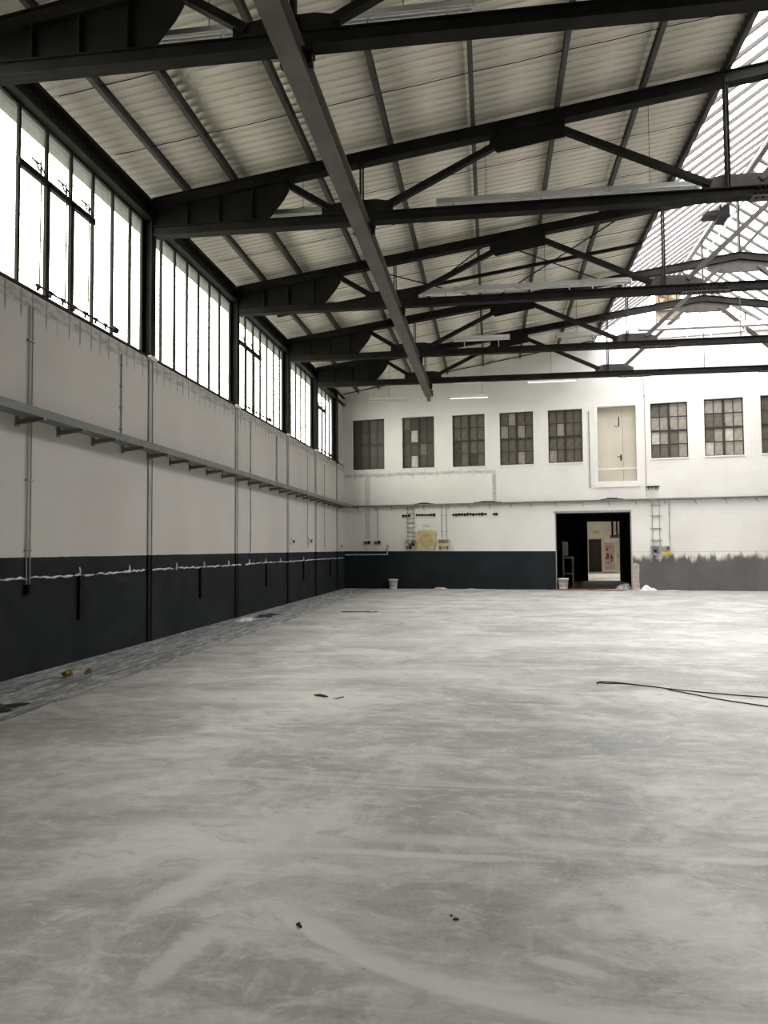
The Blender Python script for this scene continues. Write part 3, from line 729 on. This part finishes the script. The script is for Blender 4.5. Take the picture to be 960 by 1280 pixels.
# purlins
pl = ['lowest steel purlin, next to the left windows','second steel purlin up from the left windows','third steel purlin up from the left windows','fourth steel purlin up from the left windows',
      'fifth steel purlin up from the left windows','sixth steel purlin up from the left windows','seventh steel purlin, next below the skylight edge','topmost steel purlin along the skylight edge']
for i, x in enumerate(PUR):
    ln = YW + KW*(x-XL) - .12 - (-5.6)
    o = MB().box(-.036,.036,0,ln,.0,.012).box(-.006,.006,0,ln,.012,.13).box(-.036,.036,0,ln,.13,.142).build('purlin', M['purlin'], None, (x, -5.6, ztop(x)+.002))
    tag(o, pl[i], 'purlin', 'roof purlins')

# sag rods between the purlins
names = ['before the nearest truss','between the nearest and second truss','between the second and third truss','between the third and fourth truss','between the fourth and farthest truss','behind the farthest truss']
ends = [3.48]+TR+[29.4]
for i in range(6):
    L = ends[i+1]-ends[i]
    for k, fr_ in enumerate((.34,.69)):
        y = ends[i]+L*fr_; b = MB()
        for xa, xb in zip([XL+.05]+PUR, PUR):
            xm = (xa+xb)/2
            b.tube([(xa,y,ztop(xa)+.09),(xm,y+.005,ztop(xm)+.083),(xb,y,ztop(xb)+.09)], .007, 5)
        o = b.build('sag_rod', M['steel'])
        tag(o, 'thin dark sag rod under the roof %s, %s one' % (names[i], ('nearer','farther')[k]), 'rod', 'sag rods under the roof sheets')
# wind bracing in the bays around the fourth truss
def brace(p, q, label):
    o = MB().tube([p, q], .016, 6).build('wind_brace', M['steel']); tag(o, label, 'rod', 'crossed wind braces')
for (xa, xb), w in (((-2.9,.1),'left'),((.1,3.1),'right')):
    for k, (y0, y1) in enumerate(((17.4,21.7),(21.7,17.4))):
        brace((xa,y0,ztop(xa)-.05),(xb,y1,ztop(xb)-.05), 'thin wind brace in the bay before the fourth truss, %s cross, %s' % (w, ('rising away','rising towards the viewer')[k]))
sb = MB(); chord(sb, -5.5, 3.8, ztop(-5.5)-.02, ztop(3.8)-.02, .07, .06, .08)
tag(sb.build('brace_rafter', M['steel'], None, (0,19.5,0)), 'slender sloping rafter between third and fourth truss', 'rafter')
eb = MB(); eb.tube([(XL+.1, 29.95, zroof(XL)-.16), (3.8, 28.75, zroof(3.8)-.16)], .02, 6)
tag(eb.build('edge_rod', M['steel'], None), 'thin rod along the top of the back wall under the roof', 'rod')

# crane beam under the trusses
cb = thing('crane_beam', 'long grey-brown steel crane beam hung under the trusses', 'beam', (-2.05, 2.0, 6.78))
Lb = 24.3
MB().box(-.12,.12,0,Lb,0,.016).build('bottom_flange', M['steel_mid'], cb)
MB().box(-.006,.006,0,Lb,.016,.245).build('web', M['steel_mid'], cb)
MB().box(-.12,.12,0,Lb,.245,.262).build('top_flange', M['steel_mid'], cb)
MB().box(-.06,.06,Lb-.06,Lb+.02,-.16,.03).box(.02,.15,Lb-.14,Lb-.02,.0,.2).build('end_stop', M['steel_mid'], cb)
for Y in TR:
    for sx in (-1,1):
        MB().box(sx*.10-.02,sx*.16+.02 if sx>0 else sx*.10+.02,Y-2.0-.13,Y-2.0+.13,.235,.30).box(sx*.15-.03,sx*.15+.03,Y-2.0-.05,Y-2.0+.05,.1,.30).build('clamp', M['steel'], cb)

# ================================================================== LAMPS
def batten(x0, x1, y, z, label, hung=(), lit=False, white=True):
    r = thing('fluorescent_batten', label, 'lamp', ((x0+x1)/2, y, z), group='fluorescent battens in rows across the hall')
    L = (x1-x0)/2
    MB().prism([(-.03,.10),(.03,.10),(.03,.03),(.105,-.02),(.10,-.025),(.025,.022),(-.025,.022),(-.10,-.025),(-.105,-.02),(-.03,.03)], -L, L, 'x').build('housing', M['white_lamp' if white else 'lamp_grey'], r)
    for sy in (-.035,.035):
        MB().tube([(-L+.04,sy,-.004),(L-.04,sy,-.004)], .014, 8).build('tube', M['lit_hall'] if lit else M['white_lamp'], r)
    for e in (-L, L-.02): MB().box(e,e+.02,-.07,.07,-.022,.06).build('end_cap', M['lamp_grey'], r)
    for T in TR:
        if abs(y-T-.36) < .01:
            for hx in (-L*.6, L*.6):
                MB().bar((hx,.0,.02),(hx,-.30,ZB+.16-z),.025,.012).build('mounting_arm', M['lamp_grey'], r)
    for hx in hung:
        top = min(zroof(hx), 11.0) if hx < XE else ZRIDGE-.5 if hx < XE2 else zroof(hx)
        MB().tube([(hx-(x0+x1)/2,0,.06),(hx-(x0+x1)/2,0,top-z)], .005, 5).build('suspension_wire', M['steel'], r)
DY, ZL = .36, 7.47
batten(-4.05,-2.75, TR[0]+DY, 7.60, 'white batten behind the nearest truss, seen through its left gap', (-3.2,))
batten(-1.6,-.1, TR[0]+DY, 7.60, 'white batten at the top edge, right of the crane beam behind the nearest truss', (-.9,))
batten(-4.05,-2.7, TR[1]+DY, ZL, 'grey batten behind the second truss, seen through its left gap', (-3.2,), white=False)
batten(-.85,.62, TR[1]+DY, ZL, 'grey batten behind the second truss, first of its long row', (0,), white=False)
batten(.63,2.02, TR[1]+DY, ZL, 'grey batten behind the second truss, middle of its long row', (), white=False)
batten(2.03,3.45, TR[1]+DY, ZL, 'grey batten behind the second truss, right end of its long row', (2.7,), white=False)
batten(-1.62,-.78, TR[2]+DY, ZL, 'short white batten behind the third truss, beside the crane beam')
batten(-.77,.7, TR[2]+DY, ZL+.02, 'grey batten behind the third truss, left part of its row', (), white=False)
batten(.71,2.1, TR[2]+DY, ZL+.02, 'grey batten behind the third truss, middle of its row', (1.3,), white=False)
batten(2.11,3.2, TR[2]+DY, ZL+.02, 'grey batten behind the third truss, right part of its row', (), white=False)
batten(-1.0,.62, TR[3]+DY, ZL+.12, 'white batten behind the fourth truss, left of the skylight', (-.2,))
batten(1.95,3.2, TR[3]+DY, ZL+.1, 'grey batten behind the fourth truss, just left of the skylight edge', (2.5,), white=False)
batten(4.2,5.75, TR[3]+DY, ZL+.18, 'bright white batten under the skylight, left end of the row', (5.0,))
batten(5.76,7.3, TR[3]+DY, ZL+.18, 'bright white batten under the skylight, middle of the row', (6.6,))
batten(7.31,8.9, TR[3]+DY, ZL+.18, 'bright white batten under the skylight, right end of the row', (8.1,))
YL = 27.7
batten(-4.35,-2.95, YL, 6.98, 'dim hanging batten nearest the left corner of the back wall', (-3.6,), white=False)
batten(-1.42,.0, YL, 6.98, 'lit hanging batten above the third back window', (-.25,), True)
batten(-1.25,-.1, YL, 7.55, 'lit batten partly hidden by the farthest chord, beside the crane beam end', (), True)
batten(1.36,3.1, YL, 7.46, 'lit batten under the farthest chord, above the fifth back window', (2.2,), True)
batten(4.75,6.3, YL, 7.46, 'lit batten under the farthest chord, right of the upper door', (5.5,), True)

# ================================================================== VENTILATORS
vf = thing('gable_fan', 'brown framed square fan in the skylight gable', 'fan', wp(12.46, .06, 10.08), ANG)
MB().box(-.42,-.33,-.16,.1,0,1.0).box(.33,.42,-.16,.1,0,1.0).box(-.33,.33,-.16,.1,0,.09).box(-.33,.33,-.16,.1,.91,1.0).build('fan_frame', M['wood'], vf)
MB().box(-.33,.33,.04,.06,.09,.91).build('back_plate', M['board'], vf)
MB().lathe([(.30,0),(.32,.0),(.32,.05),(.30,.05),(.30,0)]).build('fan_ring', M['steel'], vf)
vf.children[-1].rotation_euler = (math.pi/2,0,0); vf.children[-1].location = (0,.0,.5)
for k in range(4):
    b = MB(); b.prism([(.03,-.05),(.27,-.11),(.28,.02),(.03,.03)], -.01, .01); o = b.build('fan_blade', M['brown'], vf, (0,-.03,.5)); o.rotation_euler = (0, k*math.pi/2+.4, 0)
MB().box(-.42,.42,-.02,.1,-.32,0).build('lower_panel', M['wood'], vf)
vb = thing('ridge_ventilator', 'dark ventilator box hanging from the skylight ridge', 'ventilator', (6.62, 22.6, 10.95))
MB().box(-.14,.14,-.3,.3,-.16,.16).build('housing', M['black'], vb); MB().box(-.55,-.14,-.2,.2,-.07,.07).build('duct', M['steel'], vb)
MB().box(.05,.12,-.3,.3,.2,.42).build('hanger', M['steel_mid'], vb)
# ================================================================== WALL SERVICES
# cable tray on cantilever arms along the left wall
ct = thing('cable_tray', 'grey steel cable tray on arms along the left wall', 'cable tray', (XL, 0, 3.22))
y0, y1 = -2.0, 30.3
MB().box(.13,.37,y0,y1,0,.008).build('tray_bottom', M['galv'], ct)
MB().box(.362,.37,y0,y1,.008,.10).box(.345,.37,y0,y1,.10,.106).build('tray_side', M['galv'], ct)
MB().box(.13,.138,y0,y1,.008,.10).build('tray_side', M['galv'], ct)
arm = MB().add([(0,-.025,-.075),(.38,-.025,-.03),(.38,.025,-.03),(0,.025,-.075),(0,-.025,-.002),(.38,-.025,-.002),(.38,.025,-.002),(0,.025,-.002)],
               [(0,3,2,1),(4,5,6,7),(0,1,5,4),(1,2,6,5),(2,3,7,6),(3,0,4,7)]).box(-.0,.012,-.04,.04,-.1,.1).mesh('tray_arm')
arm.materials.append(M['galv'])
for k in range(26):
    y = 8.87-.93*2 + k*.93
    if y < 30: link('tray_arm', arm, ct, (0, y, 0))
cbl = MB()
rc = random.Random(2)
for q in range(3):
    cbl.tube([(.18+q*.06+rc.uniform(-.02,.02), y0+j*1.1, .03+rc.uniform(0,.03)) for j in range(30)], .014, 6)
tag(cbl.build('cable_bundle', M['black'], None, (XL,0,3.22)), 'dark cables lying in the left wall tray', 'cable')
# tray along the back wall
bt = thing('cable_tray', 'thin grey cable tray with hooks along the back wall', 'cable tray', wp(0,0,3.22), ANG)
MB().box(.15,UEND-.4,-.16,-.04,.0,.008).box(.15,UEND-.4,-.165,-.155,.0,.075).box(.15,UEND-.4,-.045,-.035,.0,.075).build('tray_channel', M['galv'], bt)
hk = MB().tube([(0,-.0,-.02),(0,-.10,-.03),(.02,-.15,-.10),(.05,-.12,-.15)], .011, 6).box(-.02,.02,-.16,0,-.014,0).mesh('tray_hook'); hk.materials.append(M['galv'])
for u in (.6,1.35,2.0,2.65,3.3,4.3,5.1,5.9,6.7,7.45,8.37,9.32,10.26,11.2,12.18,13.2,14.2,15.2,16.2): link('tray_hook', hk, bt, (u,0,0))
for j, (ua, ub, lab) in enumerate(((2.95,3.72,'black cable coil on the back tray above the yellowed board'),(5.3,6.35,'black cable coil on the back tray below the wall scar'),(9.98,10.78,'black cable coil on the back tray above the doorway'))):
    b = MB(); 
    for q in range(4):
        b.tube([(ua+q*.05,-.10+q*.02,.085),(ua+(ub-ua)*.3,-.1+q*.015,.10+q*.01),(ua+(ub-ua)*.7,-.11+q*.01,.095+q*.008),(ub-q*.06,-.10,.085)], .014, 6)
    tag(b.build('cable_coil', M['black'], None, wp(0,0,3.22), ANG), lab, 'cable', 'cable coils on the back tray')

# conduits on the left wall
def conduit(y, za, zb, label, r=.012, wav=0, both=False):
    pts = [(.02, wav*math.sin(k*1.3)*(k/8.0), za+(zb-za)*k/8) for k in range(9)]
    b = MB().tube(pts, r, 7)
    if both: b.tube([(p[0], p[1]+.075, p[2]) for p in pts], r, 7)
    for k in range(1, 8, 2): b.box(0,.035,-.03,.03+(.075 if both else 0),za+(zb-za)*k/8-.012,za+(zb-za)*k/8+.012)
    return tag(b.build('conduit', M['conduit'], None, (XL, y, 0)), label, 'conduit', 'conduits on the left wall')
conduit(9.08, 4.72, 1.12, 'grey double conduit at the left edge running down to a black box', .009, both=True)
conduit(11.58, 4.72, 3.33, 'short grey conduit from scar to tray left of the second column')
conduit(18.3, 4.72, 1.5, 'wavy grey conduit just beyond the third column', .012, .03)
conduit(20.6, 4.72, 3.33, 'short grey double conduit above the tray before the fourth column', .010, both=True)
conduit(24.25, 4.6, 1.6, 'dotted thin conduit between fourth and farthest column', .009)
conduit(26.8, 4.6, 1.6, 'thin conduit beyond the farthest truss column', .009)
jb = thing('junction_box', 'small black box at the foot of the double conduit', 'box', (XL, 9.12, 1.02))
MB().box(0,.07,-.07,.07,0,.12).build('box_body', M['black'], jb); MB().box(.07,.078,-.05,.05,.02,.10).build('cover', M['steel'], jb)
for y, z, lab in ((22.25,1.72,'small brown fitting on the wall beyond the fourth column'),(24.5,1.75,'small brown fitting between fourth and farthest column'),(29.6,1.6,'small brown fitting near the corner of the left wall')):
    f_ = thing('wall_fitting', lab, 'fitting', (XL, y, z)); MB().box(0,.06,-.12,.12,0,.16).build('plate', M['foam'], f_); MB().box(.06,.1,-.06,.05,.03,.13).build('socket', M['brown'], f_)

# mortar scar left by a removed pipe on the dado
rs = random.Random(11)
ms = thing('mortar_ridge', 'broken pale mortar ridge running along the left dado', 'mortar', (XL, 0, 1.22))
y = 8.0; 
while y < 30.3:
    L = rs.uniform(.5, 1.9); L = min(L, 30.35-y)
    pts, rr = [], []
    n = max(4, int(L/.08))
    for k in range(n+1):
        pts.append((.004+rs.uniform(0,.006), y+L*k/n, rs.uniform(-.012,.012)+.006*math.sin(y+k*.2))); rr.append(rs.uniform(.008,.022) if 0<k<n else .004)
    MB().tube(pts, rr, 7).build('mortar_piece', M['foam'], ms)
    y += L + rs.choice([.03,.05,.2,.3])
for q, yy in enumerate((10.36,11.9,13.8,15.2,16.7,18.2,19.6,21.0,23.7)):
    MB().tube([(.01,yy,-.02),(.015,yy+.02,.05),(.01,yy+.015,.11)], [.02,.018,.008], 6).build('mortar_spur', M['foam'], ms)
# flat iron stubs
sl = ['nearest black iron strap on the left dado','second black iron strap on the left dado','third black iron strap on the left dado','fourth black iron strap on the left dado','farthest black iron strap on the left dado']
for i, y in enumerate((10.40, 15.03, 19.66, 23.71, 27.79)):
    r = thing('iron_strap', sl[i], 'strap', (XL, y, .59), group='black iron straps on the left dado')
    MB().box(0,.045,-.065,.065,0,.62).build('strap', M['black'], r)
    MB().box(.045,.055,-.02,.02,.08,.12).box(.045,.055,-.02,.02,.46,.50).build('bolt', M['steel'], r)

# switchgear and fittings on the back wall
def wthing(name, label, cat, u, z, group=None): return thing(name, label, cat, wp(u, 0, z), ANG, group)
r = wthing('mounting_board', 'yellowed mounting board standing on the dado edge', 'board', 2.96, 1.50)
MB().prism([(.06,0),(.78,0),(.80,.35),(.86,.62),(.82,.74),(.70,.76),(.40,.79),(.14,.77),(.02,.70),(0,.55),(.07,.30)], -.05, -.005).build('panel', M['board'], r)
MB().prism([(.14+.30+.28*math.cos(t*.35),.38+.27*math.sin(t*.35)) for t in range(18)], -.058, -.05).build('round_patch', plain('ochre_glue_patch',(.46,.37,.18),.8,.2,8), r)
MB().box(.28,.58,-.02,-.005,.93,.96).build('bracket', M['conduit'], r)
r = wthing('fuse_box', 'dark cluttered fuse box left of the yellowed board', 'electrical box', 2.58, 1.54)
MB().box(0,.40,-.12,0,0,.37).build('case', M['conduit'], r)
for i in range(9):
    a, b = (i%3)*.12+.03, (i//3)*.11+.03
    MB().box(a,a+.09,-.16-.02*(i%2),-.12,b,b+.085).build('fuse', M[('brown','black','boxgrey','foam')[(i*5)%4]], r)
r = wthing('distribution_box', 'small beige wooden box right of the yellowed board', 'electrical box', 3.88, 1.55)
MB().box(0,.42,-.14,0,.10,.36).build('case', M['board'], r); MB().box(.03,.39,-.15,-.14,.22,.345).build('lid', M['wood'], r)
for a in (.03,.33): MB().box(a,a+.05,-.1,0,-.03,.10).build('leg', M['wood'], r)
for u, lab in ((.84,'brown and white socket under the grey scar, left one of two'),(1.27,'brown and white socket near the left corner, right one of two')):
    r = wthing('wall_socket', lab, 'socket', u, 1.62)
    MB().box(0,.30,-.06,0,.10,.27).build('plate', M['foam'], r); MB().box(.03,.14,-.12,-.06,.13,.25).build('socket', M['brown'], r); MB().box(.17,.27,-.11,-.06,.15,.26).build('socket', M['black'], r)
    MB().tube([(.1,-.04,.12),(.08,-.05,.0),(.12,-.03,-.1)], .014, 6).build('pigtail', M['foam'], r)
# pipe stub on the dado near the corner
r = wthing('pipe_stub', 'pale pipe low on the back dado ending in an upright', 'pipe', .05, 1.34)
MB().tube([(0,-.03,0),(1.75,-.03,0)], .02, 7).build('pipe', M['foam'], r); MB().tube([(1.75,-.03,-.02),(1.75,-.03,.12),(1.80,-.03,.38)], .035, 7).build('upright', M['conduit'], r)
# cable ladders and conduits
def cladder(u, w, za, zb, label, rungs):
    r = wthing('cable_ladder', label, 'cable ladder', u, za); H = zb-za
    for a in (0, w): MB().tube([(a,-.04,0),(a,-.04,H)], .013, 6).build('rail', M['conduit'], r)
    for z in rungs: MB().box(-.07,w+.07,-.05,0,z-za-.014,z-za+.014).build('rung', M['conduit'], r)
cladder(2.66,.22,1.91,3.24,'grey cable ladder above the dark fuse box',(2.05,2.22,2.4,2.58,2.75,2.95,3.1))
cladder(11.76,.24,1.60,3.24,'grey cable ladder right of the doorway above the switch boxes',(1.8,2.22,2.67,3.05))
def wcond(u, za, zb, label, r_=.012):
    tag(MB().tube([(0,-.02,0),(0,-.02,zb-za)], r_, 6).box(-.03,.03,-.035,0,.3,.33).box(-.03,.03,-.035,0,(zb-za)*.7,(zb-za)*.7+.03).build('conduit', M['conduit'], None, wp(u,0,za), ANG), label, 'conduit', 'conduits on the back wall')
wcond(1.42, 1.88, 3.22, 'thin conduit down to the second socket from the corner')
wcond(4.02, 1.9, 3.22, 'left one of two thin conduits above the beige box')
wcond(4.20, 1.9, 3.22, 'right one of two thin conduits above the beige box')
wcond(12.33, 1.62, 3.24, 'thin conduit right of the cable ladder beside the doorway', .014)
wcond(9.62, 3.75, 6.6, 'white pipe left of the beige upper door', .02)
wcond(11.58, 3.4, 8.6, 'thin line up the wall right of the beige upper door', .010)
# terminal strips left on the wall
for k, (ua, ub, z, lab) in enumerate(((2.42,2.78,2.84,'short black terminal strip left of the cable ladder'),(2.98,3.78,2.85,'black terminal strip above the yellowed board'),(4.44,5.78,2.84,'long ragged black terminal strip right of the yellowed board'),(6.0,6.2,2.83,'tiny black terminal strip at the right of the long one'))):
    r = wthing('terminal_strip', lab, 'terminal strip', ua, z, 'terminal strips on the back wall')
    n = max(2, int((ub-ua)/.11))
    MB().box(0,ub-ua,-.03,0,.01,.05).build('base', M['black'], r)
    for i in range(n):
        a = (ub-ua)*i/n; MB().box(a+.01,a+.08,-.055,-.03,-.02+rs.uniform(-.02,.02),.06+rs.uniform(-.01,.03)).build('terminal', M['black'], r)
r = wthing('wall_bracket', 'dark cable bracket high on the wall right of the doorway', 'bracket', 11.60, 3.66)
MB().box(0,.42,-.12,0,.05,.09).build('shelf', M['steel'], r)
for a in (.05,.16,.28,.36): MB().tube([(a,-.1,.05),(a,-.1,-.04)], .014, 6).build('peg', M['black'], r)
r = wthing('switch_box', 'grey switch box under the cable ladder by the doorway', 'electrical box', 11.68, 1.26)
MB().box(0,.31,-.12,0,0,.34).build('case', M['boxgrey'], r); MB().box(.04,.27,-.13,-.12,.05,.30).build('cover', M['galv'], r); MB().box(.1,.2,-.15,-.13,.12,.2).build('switch', M['black'], r)
r = wthing('socket_box', 'white box with yellow connectors right of the grey switch box', 'electrical box', 12.05, 1.24)
MB().box(0,.30,-.11,0,.06,.36).build('case', M['foam'], r)
for a, b, mm in ((.02,.2,'boxgrey'),(.16,.2,'brown'),(.02,.02,'yellow'),(.13,.0,'yellow'),(.24,.03,'yellow')): MB().box(a,a+.10,-.17,-.11,b,b+.12).build('connector', M[mm], r)
r = wthing('raw_plaster_patch', 'narrow pinkish raw plaster patch beside the doorway jamb', 'plaster', 11.06, .0)
MB().prism([(0,0),(.22,0),(.20,.45),(.22,.92),(.10,.98),(.0,.95)], -.03, 0).build('patch', M['cardboard'], r)
for z in (.3,.62): MB().box(.02,.2,-.034,-.03,z,z+.012).build('scratch', M['brown'], r)

# ================================================================== LOOSE THINGS
def bucket(name, label, loc, h=.38, r0=.135, r1=.175, handle=1):
    t = thing(name, label, 'bucket', loc)
    MB().lathe([(0,.0),(r0,0),(r0+.003,.01),(r1,h-.05),(r1+.012,h-.05),(r1+.012,h),(r1-.006,h),(r0-.01,.015),(0,.015)], n=28).build('body', M['bucket'], t)
    b = MB().lathe([(r0+(r1-r0)*.25+.0035,h*.25),(r0+(r1-r0)*.62+.0035,h*.62)], n=28); b.f = [f for i,f in enumerate(b.f) if 14 <= i < 25]; b.sm = b.sm[:len(b.f)]
    b.build('print', M['bucket_stain'], t)
    pts = [((r1+.016)*math.cos(a), -.11*math.sin(a)*.8, h-.03-.10*math.sin(a)) for a in [math.pi*k/10 for k in range(11)]]
    MB().tube([(p[0], p[1]-.16*math.sin(math.pi*k/10), p[2]) for k, p in enumerate(pts)], .005, 5).build('handle', M['steel'], t)
    return t
bucket('bucket', 'white plastic bucket standing before the dark dado', wp(2.12,.30,0))
bucket('bucket', 'white plastic bucket at the left jamb of the doorway', wp(8.58,-.10,0), .42, .15, .19)
def lump(bm_, c, s, seed, n=10, m=6):
    rr = random.Random(seed); vs = []; fs = []
    ph = [rr.uniform(0,6.28) for _ in range(4)]
    for i in range(m+1):
        t = math.pi*i/m
        for k in range(n):
            a = 2*math.pi*k/n; w = 1+.22*math.sin(3*a+ph[0]+t)+.15*math.sin(2*t+ph[1]+2*a)+rr.uniform(-.1,.1)
            vs.append((c[0]+s[0]*w*math.sin(t)*math.cos(a), c[1]+s[1]*w*math.sin(t)*math.sin(a), c[2]+s[2]*max(-.5, w*math.cos(t))))
    for i in range(m):
        for k in range(n):
            k2 = (k+1)%n; fs.append((i*n+k,(i+1)*n+k,(i+1)*n+k2,i*n+k2))
    return bm_.add(vs, fs, True)
def crumple(name, label, cat, loc, sx, sy, h, mat, seed, rz=0.0, n=14):
    rr = random.Random(seed); vs = []; fs = []
    ph = [(rr.uniform(2,9),rr.uniform(2,9),rr.uniform(0,6)) for _ in range(5)]
    for i in range(n+1):
        for j in range(n+1):
            a, b = i/n-.5, j/n-.5; e = max(0, 1-4*(a*a+b*b)*.95)
            z = sum(math.sin(p*a+q*b+s) for p,q,s in ph)/5+rr.uniform(-.25,.25)
            w = 1+.25*math.sin(5*math.atan2(b,a)+seed)
            vs.append((a*sx*w, b*sy*w, .006+h*max(0,(.55+.45*z))*e))
    for i in range(n):
        for j in range(n):
            k = i*(n+1)+j; fs.append((k,k+1,k+n+2,k+n+1))
    b = MB().add(vs, fs, True)
    vs2 = [(x,y,.002) for x,y,z in vs]; b.add(vs2, [f[::-1] for f in fs], False)
    return tag(b.build(name, mat, None, loc, rz), label, cat)
t = thing('tape_roll', 'amber brown lump of tape on the strip below the dado', 'debris', (-5.23, 9.03, 0))
lump(MB(), (0,0,.035), (.055,.07,.04), 1).build('lump', M['amber'], t); lump(MB(), (.01,-.03,.05), (.02,.025,.02), 5).build('foil', M['yellow'], t)
t = thing('tape_scrap', 'smaller amber scrap right of the tape lump', 'debris', (-5.12, 9.32, 0))
lump(MB(), (0,0,.02), (.035,.045,.03), 2).build('lump', M['amber'], t); lump(MB(), (.03,-.09,.01), (.02,.03,.012), 6).build('crumb', M['amber'], t)
crumple('dark_cloth', 'flat dark cloth on the strip at the left edge', 'cloth', (-4.93,7.12,0), .42,.5,.04, M['darkcloth'], 3)
crumple('white_rag', 'pale rag lying by the third column foot', 'rag', (-5.42,16.6,0), .35,.75,.07, M['paper'], 4)
crumple('dark_rag', 'dark rag on the strip just beyond the pale one', 'rag', (-5.28,17.8,0), .35,.9,.06, M['darkcloth'], 5)
crumple('grey_scrap', 'small dark scrap on the strip near the fourth column', 'scrap', (-5.35,22.8,0), .35,.6,.06, M['boxgrey'], 8)
t = thing('cable_loop', 'long thin black cable lying in a loop on the floor', 'cable', (2, 8.6, 0))
cp = [(3.6,8.05),(2.79,8.40),(2.36,8.56),(1.95,8.78),(1.62,9.02),(1.40,9.16),(1.24,9.20),(1.17,9.11),(1.24,9.03),(1.5,9.0),(1.9,8.72),(2.26,8.26),(2.62,7.93),(3.3,7.3)]
fine_pts = []
for i in range(len(cp)-1):
    p0, p1, p2, p3 = (Vector((*cp[max(0,min(len(cp)-1,j))],0)) for j in (i-1,i,i+1,i+2))
    for k in range(6):
        s = k/6; q = .5*((2*p1)+(p2-p0)*s+(2*p0-5*p1+4*p2-p3)*s*s+(3*p1-p0-3*p2+p3)*s**3)
        fine_pts.append((q.x-2,q.y-8.6,.010+(.012 if 44<len(fine_pts)<60 else 0)))
MB().tube(fine_pts, .0065, 7).build('cable', M['black'], t)
t = thing('splinter', 'bent brown splinter on the floor left of centre', 'debris', (-1.80, 8.06, 0))
MB().tube([(-.09,.05,.008),(-.02,.02,.014),(.05,-.03,.012),(.08,-.02,.006)], [.006,.014,.012,.004], 6).build('splinter', M['chip'], t)
t = thing('paper_scrap', 'tiny pale scrap right of the bent splinter', 'debris', (-1.62, 7.98, 0)); lump(MB(), (0,0,.008), (.04,.03,.012), 9).build('scrap', M['paper'], t); MB().tube([(.03,0,.01),(.07,.04,.012)],.006,5).build('sliver', M['chip'], t)
t = thing('pebble', 'small dark pebble on the floor in the foreground, left one', 'pebble', (-.81, 3.18, 0)); lump(MB(), (0,0,.006), (.009,.008,.008), 12).build('stone', M['chip'], t); lump(MB(), (.012,-.012,.004), (.006,.006,.006), 13).build('chip', M['chip'], t)
t = thing('pebble', 'small dark flake on the floor in the foreground, right one', 'pebble', (-.17, 3.31, 0)); lump(MB(), (0,0,.004), (.012,.008,.005), 14).build('flake', M['chip'], t); lump(MB(), (-.02,.03,.003), (.006,.006,.005), 15).build('chip', M['chip'], t)
t = thing('batten_strip', 'thin brown strip lying far off near the left wall', 'debris', (-3.3, 18.9, 0)); MB().bar((-.4,0,.012),(.3,.05,.012),.04,.02).build('strip', M['chip'], t); MB().bar((.25,-.05,.01),(.5,.08,.01),.02,.015).build('splint', M['chip'], t)
crumple('crumpled_plastic', 'crumpled white plastic with debris right of the doorway', 'plastic', wp(11.55,.35,0), .5,.35,.30, M['paper'], 21)
crumple('plaster_rubble', 'low heap of brown rubble left of the crumpled plastic', 'rubble', wp(11.22,.22,0), .2,.2,.14, M['cardboard'], 22)
crumple('dust_sheet', 'flat pale dust sheet spreading right of the crumpled plastic', 'sheet', wp(12.35,.4,0), .8,.4,.04, M['paper'], 23)
crumple('red_rubble', 'thin spread of brick red rubble on the doorway threshold', 'rubble', wp(9.0,.25,0), 1.6,.6,.06, M['rust'], 24, ANG, 24)
crumple('red_rubble', 'second thin patch of red rubble right in the doorway', 'rubble', wp(10.35,.55,0), .7,.4,.05, M['rust'], 25, ANG, 18)
crumple('grey_bag', 'dark grey bag slumped at the right jamb of the doorway', 'bag', wp(10.72,-.2,0), .5,.5,.42, M['boxgrey'], 26)
crumple('pale_scrap', 'small pale heap at the foot of the dark dado', 'scrap', wp(3.95,.12,0), .45,.25,.13, M['foam'], 27)
crumple('white_dust', 'small white spill on the floor before the dark dado', 'scrap', wp(5.2,.25,0), .7,.3,.03, M['paper'], 28)
# olive rack inside the dark room
r = thing('metal_rack', 'olive metal rack standing inside the left of the doorway', 'rack', (2.74, 30.2, 0))
for x in (0,.36):
    for y in (0,.4): MB().bar((x,y,0),(x,y,1.8 if x == 0 else 1.18),.03,.03).build('upright', M['olive'], r)
for z in (.55,1.16): MB().bar((0,0,z),(.36,0,z+.05),.025,.03).build('rail', M['olive'], r)
for z in (.55,1.16): MB().box(0,.36,0,.4,z-.01,z+.01).build('shelf', M['olive'], r)
MB().box(-.02,.17,-.02,.0,1.25,1.78).build('panel', M['olive'], r)
